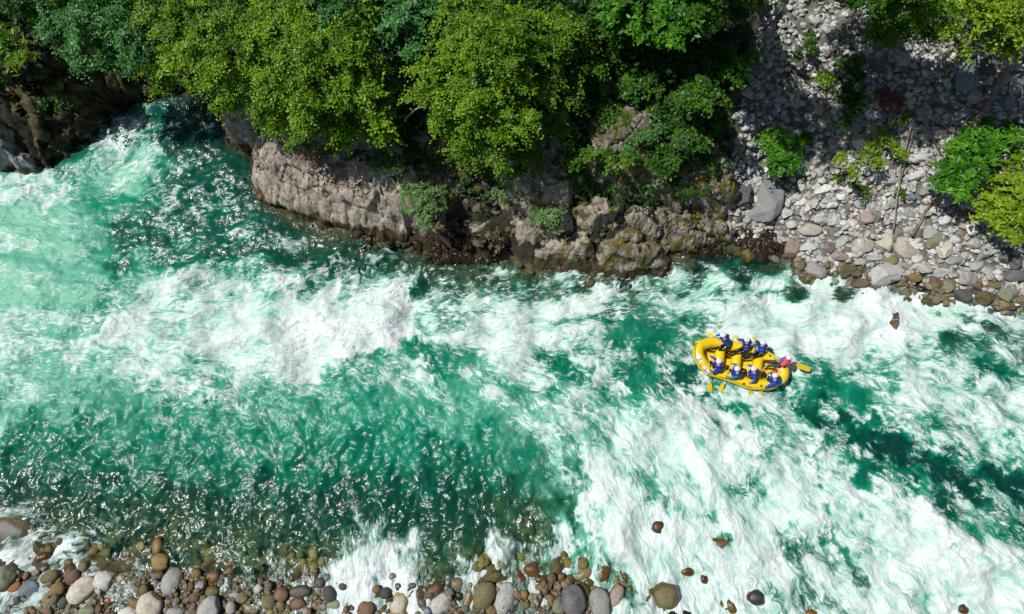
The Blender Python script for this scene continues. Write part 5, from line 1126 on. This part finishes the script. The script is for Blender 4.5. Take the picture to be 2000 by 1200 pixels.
def person(label, head, chest, pelvis, hands, elbows, knees, feet, jacket, trousers, vest, look, zs=None, bare=False, group='paddlers in the raft'):
    """all points (x, y, z) in the raft close-up's pixels; hands/elbows/knees/feet are pairs"""
    P = cp(*pelvis); C = cp(*chest); Hd = cp(*head)
    root = empty('person', P, label, 'person', group)
    up = (C-P).normalized(); side = (cp(*hands[1])-cp(*hands[0]))
    fw = (cp(*look)-Hd); fw.z = 0; fw.normalize(); lf = Vector((-fw.y, fw.x, 0))
    pos = {'pelvis': P, 'spine': P.lerp(C, .5)-fw*.02, 'chest': C, 'neck': C.lerp(Hd, .52), 'skull': Hd-Vector((0, 0, .03))}
    for s, sg in (('a', 1), ('b', -1)):
        i = 0 if s == 'a' else 1
        h_ = cp(*hands[i]); sg2 = 1 if (h_-C).dot(lf) > (cp(*hands[1-i])-C).dot(lf) else -1
        pos['shoulder'+s] = C+lf*.17*sg2+up*.07; pos['elbow'+s] = cp(*elbows[i]); pos['hand'+s] = h_; pos['wrist'+s] = pos['elbow'+s].lerp(h_, .82)
        kn = cp(*knees[i]); sgk = 1 if (kn-P).dot(lf) >= (cp(*knees[1-i])-P).dot(lf) else -1
        pos['hip'+s] = P+lf*.10*sgk-Vector((0, 0, .02)); pos['knee'+s] = kn; ft = cp(*feet[i]); pos['ankle'+s] = ft+Vector((0, 0, .05)); pos['toe'+s] = ft+(ft-kn).normalized()*.12+fw*.08
    rad = {'pelvis': .14, 'spine': .125, 'chest': (.16, .12), 'neck': .055, 'skull': .085}
    for s in 'ab':
        rad.update({'shoulder'+s: .065, 'elbow'+s: .045, 'wrist'+s: .032, 'hand'+s: .036, 'hip'+s: .088, 'knee'+s: .062, 'ankle'+s: .042, 'toe'+s: .035})
    arms = [e for s in 'ab' for e in (('chest', 'shoulder'+s), ('shoulder'+s, 'elbow'+s), ('elbow'+s, 'wrist'+s))]
    legs = [e for s in 'ab' for e in (('pelvis', 'hip'+s), ('hip'+s, 'knee'+s), ('knee'+s, 'ankle'+s))]
    torso = [('pelvis', 'spine'), ('spine', 'chest')]
    body = skinned('body', torso+[('chest', 'neck'), ('neck', 'skull')]+arms+[('wrist'+s, 'hand'+s) for s in 'ab']+legs+[('ankle'+s, 'toe'+s) for s in 'ab'], pos, rad, SKIN, root, 'pelvis')
    # head with nose, ears, and the ten fingers, joined into the body mesh
    mb = MB(); Mx = Matrix((lf, fw, Vector((0, 0, 1)))).transposed()
    mb.ball(Hd, (.078, .098, .115), Mx, 14, 10)
    mb.tube([Hd+fw*.09+Vector((0, 0, .01)), Hd+fw*.118-Vector((0, 0, .025))], [.009, .016], 6)
    for sg in (1, -1): mb.ball(Hd+lf*.08*sg-Vector((0, 0, .01)), (.012, .02, .03), Mx, 8, 5)
    mb.tube([Hd+fw*.09-Vector((0, 0, .055))+lf*.025, Hd+fw*.097-Vector((0, 0, .058)), Hd+fw*.09-Vector((0, 0, .055))-lf*.025], [.006, .009, .006], 6)
    for s in 'ab':
        h_ = pos['hand'+s]; ax = (h_-pos['elbow'+s]).normalized(); sh = (pos['handb']-pos['handa']).normalized() if not bare else (pos['handb']-pos['handa']).normalized()
        sh = (sh-ax*sh.dot(ax)); sh = sh.normalized() if sh.length > .1 else ax.orthogonal().normalized(); pn = ax.cross(sh)
        if pn.z < 0: pn = -pn
        for k, ln in enumerate((.030, .036, .033, .026)):
            b_ = h_+sh*(.028-.019*k)+ax*.015+pn*.012
            mb.tube([b_, b_+ax*ln+pn*.006, b_+ax*(ln*1.15)-pn*.028, b_+ax*(ln*.55)-pn*.045], [.0095, .009, .0085, .007], 6)
        b_ = h_+sh*.034-ax*.012; mb.tube([b_, b_+sh*.016+ax*.022-pn*.012, b_+sh*.006+ax*.042-pn*.03], [.011, .010, .008], 6)
    hd = mb.build('head', SKIN, root)
    bm = bmesh.new(); bm.from_mesh(body.data); bm.from_mesh(hd.data); bm.to_mesh(body.data); bm.free()
    bpy.data.objects.remove(hd); body.data.polygons.foreach_set('use_smooth', [True]*len(body.data.polygons))
    mb = MB()
    for sg in (1, -1): mb.ball(Hd+fw*.088+lf*.03*sg+Vector((0, 0, .012)), .012, None, 8, 6)
    mb.build('eyes', EYE, root)
    ar = arms if not bare else [e for s in 'ab' for e in (('chest', 'shoulder'+s), ('shoulder'+s, 'elbow'+s))]
    skinned('jacket', torso+ar, pos, rad, jacket, root, 'chest', .018)
    skinned('trousers', [('pelvis', 'spine')]+legs, pos, rad, trousers, root, 'pelvis', .012)
    for s in 'ab':
        mb = MB(); mb.tube([pos['ankle'+s]+Vector((0, 0, .03)), pos['ankle'+s], pos['toe'+s]], [.05, .055, .04], 9); mb.build('shoe', BLK, root)
    vp = {'a': pos['spine'].lerp(pos['pelvis'], .3), 'b': pos['spine'], 'c': C, 'd': C+up*.08}
    vo_ = skinned('buoyancy_vest', [('a', 'b'), ('b', 'c'), ('c', 'd')], vp, {'a': .15, 'b': .17, 'c': (.20, .165), 'd': (.12, .12)}, vest, root, 'c', 0, 2)
    mb = MB(); mb.ring([pos['spine']+lf*.20*math.cos(t)+fw*.185*math.sin(t) for t in np.linspace(0, 2*math.pi, 14, endpoint=False)], .012, 5); mb.build('waist_strap', BLK, vo_)
    mb = MB(); mb.ball(Hd+Vector((0, 0, .03)), (.122, .138, .125), Mx, 18, 9, 0, .56)
    mb.ring([Hd+Vector((0, 0, .015))+lf*.122*math.cos(t)+fw*.138*math.sin(t) for t in np.linspace(0, 2*math.pi, 18, endpoint=False)], .010, 6)
    hel = mb.build('helmet', WHT, root)
    for sg in (-1, 0, 1):
        mb = MB(); q = Vector((sg*.045, .02, .0)); zt = .125*math.sqrt(max(0, 1-(q.x/.122)**2-(q.y/.138)**2))
        mb.ball(Hd+Vector((0, 0, .03))+Mx @ Vector((q.x, q.y, zt)), (.008, .028, .006), Mx, 8, 4); mb.build('vent', BLK, hel)
    mb = MB(); mb.tube([Hd+lf*.085+Vector((0, 0, .01)), Hd+lf*.06-Vector((0, 0, .09))+fw*.04, Hd-Vector((0, 0, .118))+fw*.05, Hd-lf*.06-Vector((0, 0, .09))+fw*.04, Hd-lf*.085+Vector((0, 0, .01))], .008, 5); mb.build('chin_strap', BLK, hel)
    return root
def paddle(label, grip, tip, blade=.46, broad=.095):
    A = cp(*grip); B = cp(*tip); d = (B-A).normalized(); root = empty('paddle', A, label, 'paddle', 'paddles held by the crew')
    s = B-d*blade; mb = MB(); mb.tube([A, s+d*.05], .017, 10); mb.build('shaft', SHAFT, root)
    sd_ = d.cross(Vector((0, 0, 1))).normalized(); nn_ = sd_.cross(d)
    mb = MB(); mb.tube([A-sd_*.055, A+sd_*.055], [.02, .02], 8); mb.build('t_grip', PADY, root)
    Mx = Matrix((d, sd_, nn_)).transposed().to_4x4(); Mx.translation = s
    out = [(0, .02), (.05, .03), (.12, broad*.8), (.22, broad), (blade*.8, broad), (blade*.95, broad*.75), (blade, broad*.3)]
    mb = MB(); mb.poly(out+[(x, -y) for x, y in out[::-1]], .018, Mx); mb.tube([s-d*.05, s+d*blade*.5], [.02, .012], 8); mb.build('blade', PADY, root, smooth=False)
    return root
Z1 = 1.32
person('person in royal blue at the upper bow, reaching a paddle out over the front tube', (662, 322, Z1), (688, 372, 1.10), (718, 440, .80), ((612, 352, 1.02), (575, 335, .85)), ((660, 385, 1.0), (610, 318, 1.02)), ((630, 455, .80), (655, 488, .75)), ((520, 495, .48), (582, 512, .42)), BLUE, SUIT, VEST, (560, 300, Z1))
person('person in royal blue at the middle of the upper side, long black legs stretched inward', (935, 375, Z1), (932, 425, 1.10), (920, 485, .80), ((885, 405, 1.02), (842, 372, .88)), ((895, 440, 1.0), (885, 378, 1.0)), ((825, 498, .78), (850, 522, .74)), ((722, 528, .45), (728, 570, .42)), BLUE, SUIT, VEST, (840, 340, Z1))
person('person in blue hunched at the stern end of the upper side', (1122, 410, Z1), (1108, 462, 1.10), (1090, 528, .80), ((1022, 500, 1.0), (1022, 430, .88)), ((1050, 500, 1.0), (1065, 425, 1.0)), ((995, 535, .80), (1000, 572, .76)), ((930, 560, .45), (885, 600, .45)), BLUE, SUIT, VEST, (1020, 400, Z1))
person('person in ultramarine nearest the bow on the lower side, holding an upright paddle', (615, 622, Z1), (608, 672, 1.10), (622, 725, .80), ((498, 562, 1.12), (508, 722, .85)), ((560, 585, 1.10), (545, 755, .92)), ((550, 660, .80), (555, 700, .78)), ((515, 630, .42), (535, 665, .42)), VIOL, SUIT, VIOL, (520, 640, Z1))
person('person in teal blue second from the bow on the lower side', (825, 708, Z1), (822, 755, 1.10), (850, 790, .80), ((755, 655, 1.12), (702, 803, .85)), ((808, 655, 1.10), (765, 815, .95)), ((770, 745, .80), (775, 785, .78)), ((730, 715, .42), (745, 745, .42)), TEAL, SUIT, VEST, (720, 730, Z1))
person('person in blue third from the bow on the lower side, leaning over the tube', (1015, 708, Z1), (1015, 755, 1.10), (1025, 800, .80), ((933, 668, 1.12), (966, 872, .80)), ((975, 670, 1.10), (1025, 855, .95)), ((955, 770, .80), (960, 800, .78)), ((905, 720, .42), (920, 760, .42)), BLUE, SUIT, VEST, (910, 720, Z1))
person('person in blue nearest the stern on the lower side, arm stretched down to the water', (1260, 785, Z1), (1256, 835, 1.08), (1275, 868, .82), ((1182, 755, 1.10), (1132, 935, .72)), ((1220, 765, 1.05), (1190, 900, .90)), ((1185, 810, .80), (1190, 845, .78)), ((1125, 755, .42), (1130, 800, .42)), BLUE, SUIT, VEST, (1160, 800, Z1))
person('person in a coral pink vest steering from the stern, leaning back', (1420, 580, 1.40), (1378, 622, 1.15), (1308, 648, .92), ((1262, 592, 1.12), (1442, 655, 1.02)), ((1300, 632, 1.2), (1425, 680, 1.1)), ((1215, 622, .90), (1220, 672, .90)), ((1125, 618, .45), (1135, 690, .45)), TEAL, GREYS_, PINK, (1340, 600, 1.4), bare=True)
paddle('paddle reaching forward from the upper bow paddler', (640, 385, 1.10), (490, 300, .55), .34)
paddle('paddle of the middle paddler on the upper side', (910, 430, 1.10), (797, 325, .40), .34)
paddle('paddle of the hunched paddler at the upper stern end', (1015, 520, 1.05), (1026, 352, .35), .34)
paddle('upright paddle nearest the bow, its blade in a dark trough', (496, 545, 1.18), (512, 975, .0), .55, .11)
paddle('slanting paddle dipped beside the teal clad paddler', (762, 635, 1.18), (622, 975, .0), .52, .10)
paddle('paddle of the third lower side paddler, blade under foam', (928, 655, 1.18), (980, 1040, -.05), .50)
paddle('paddle nearest the stern on the lower side, blade half sunk', (1192, 738, 1.15), (1078, 1035, -.1), .45)
paddle('long steering paddle trailing from the stern with a broad yellow blade', (1240, 572, 1.20), (1662, 722, .45), .85, .13)
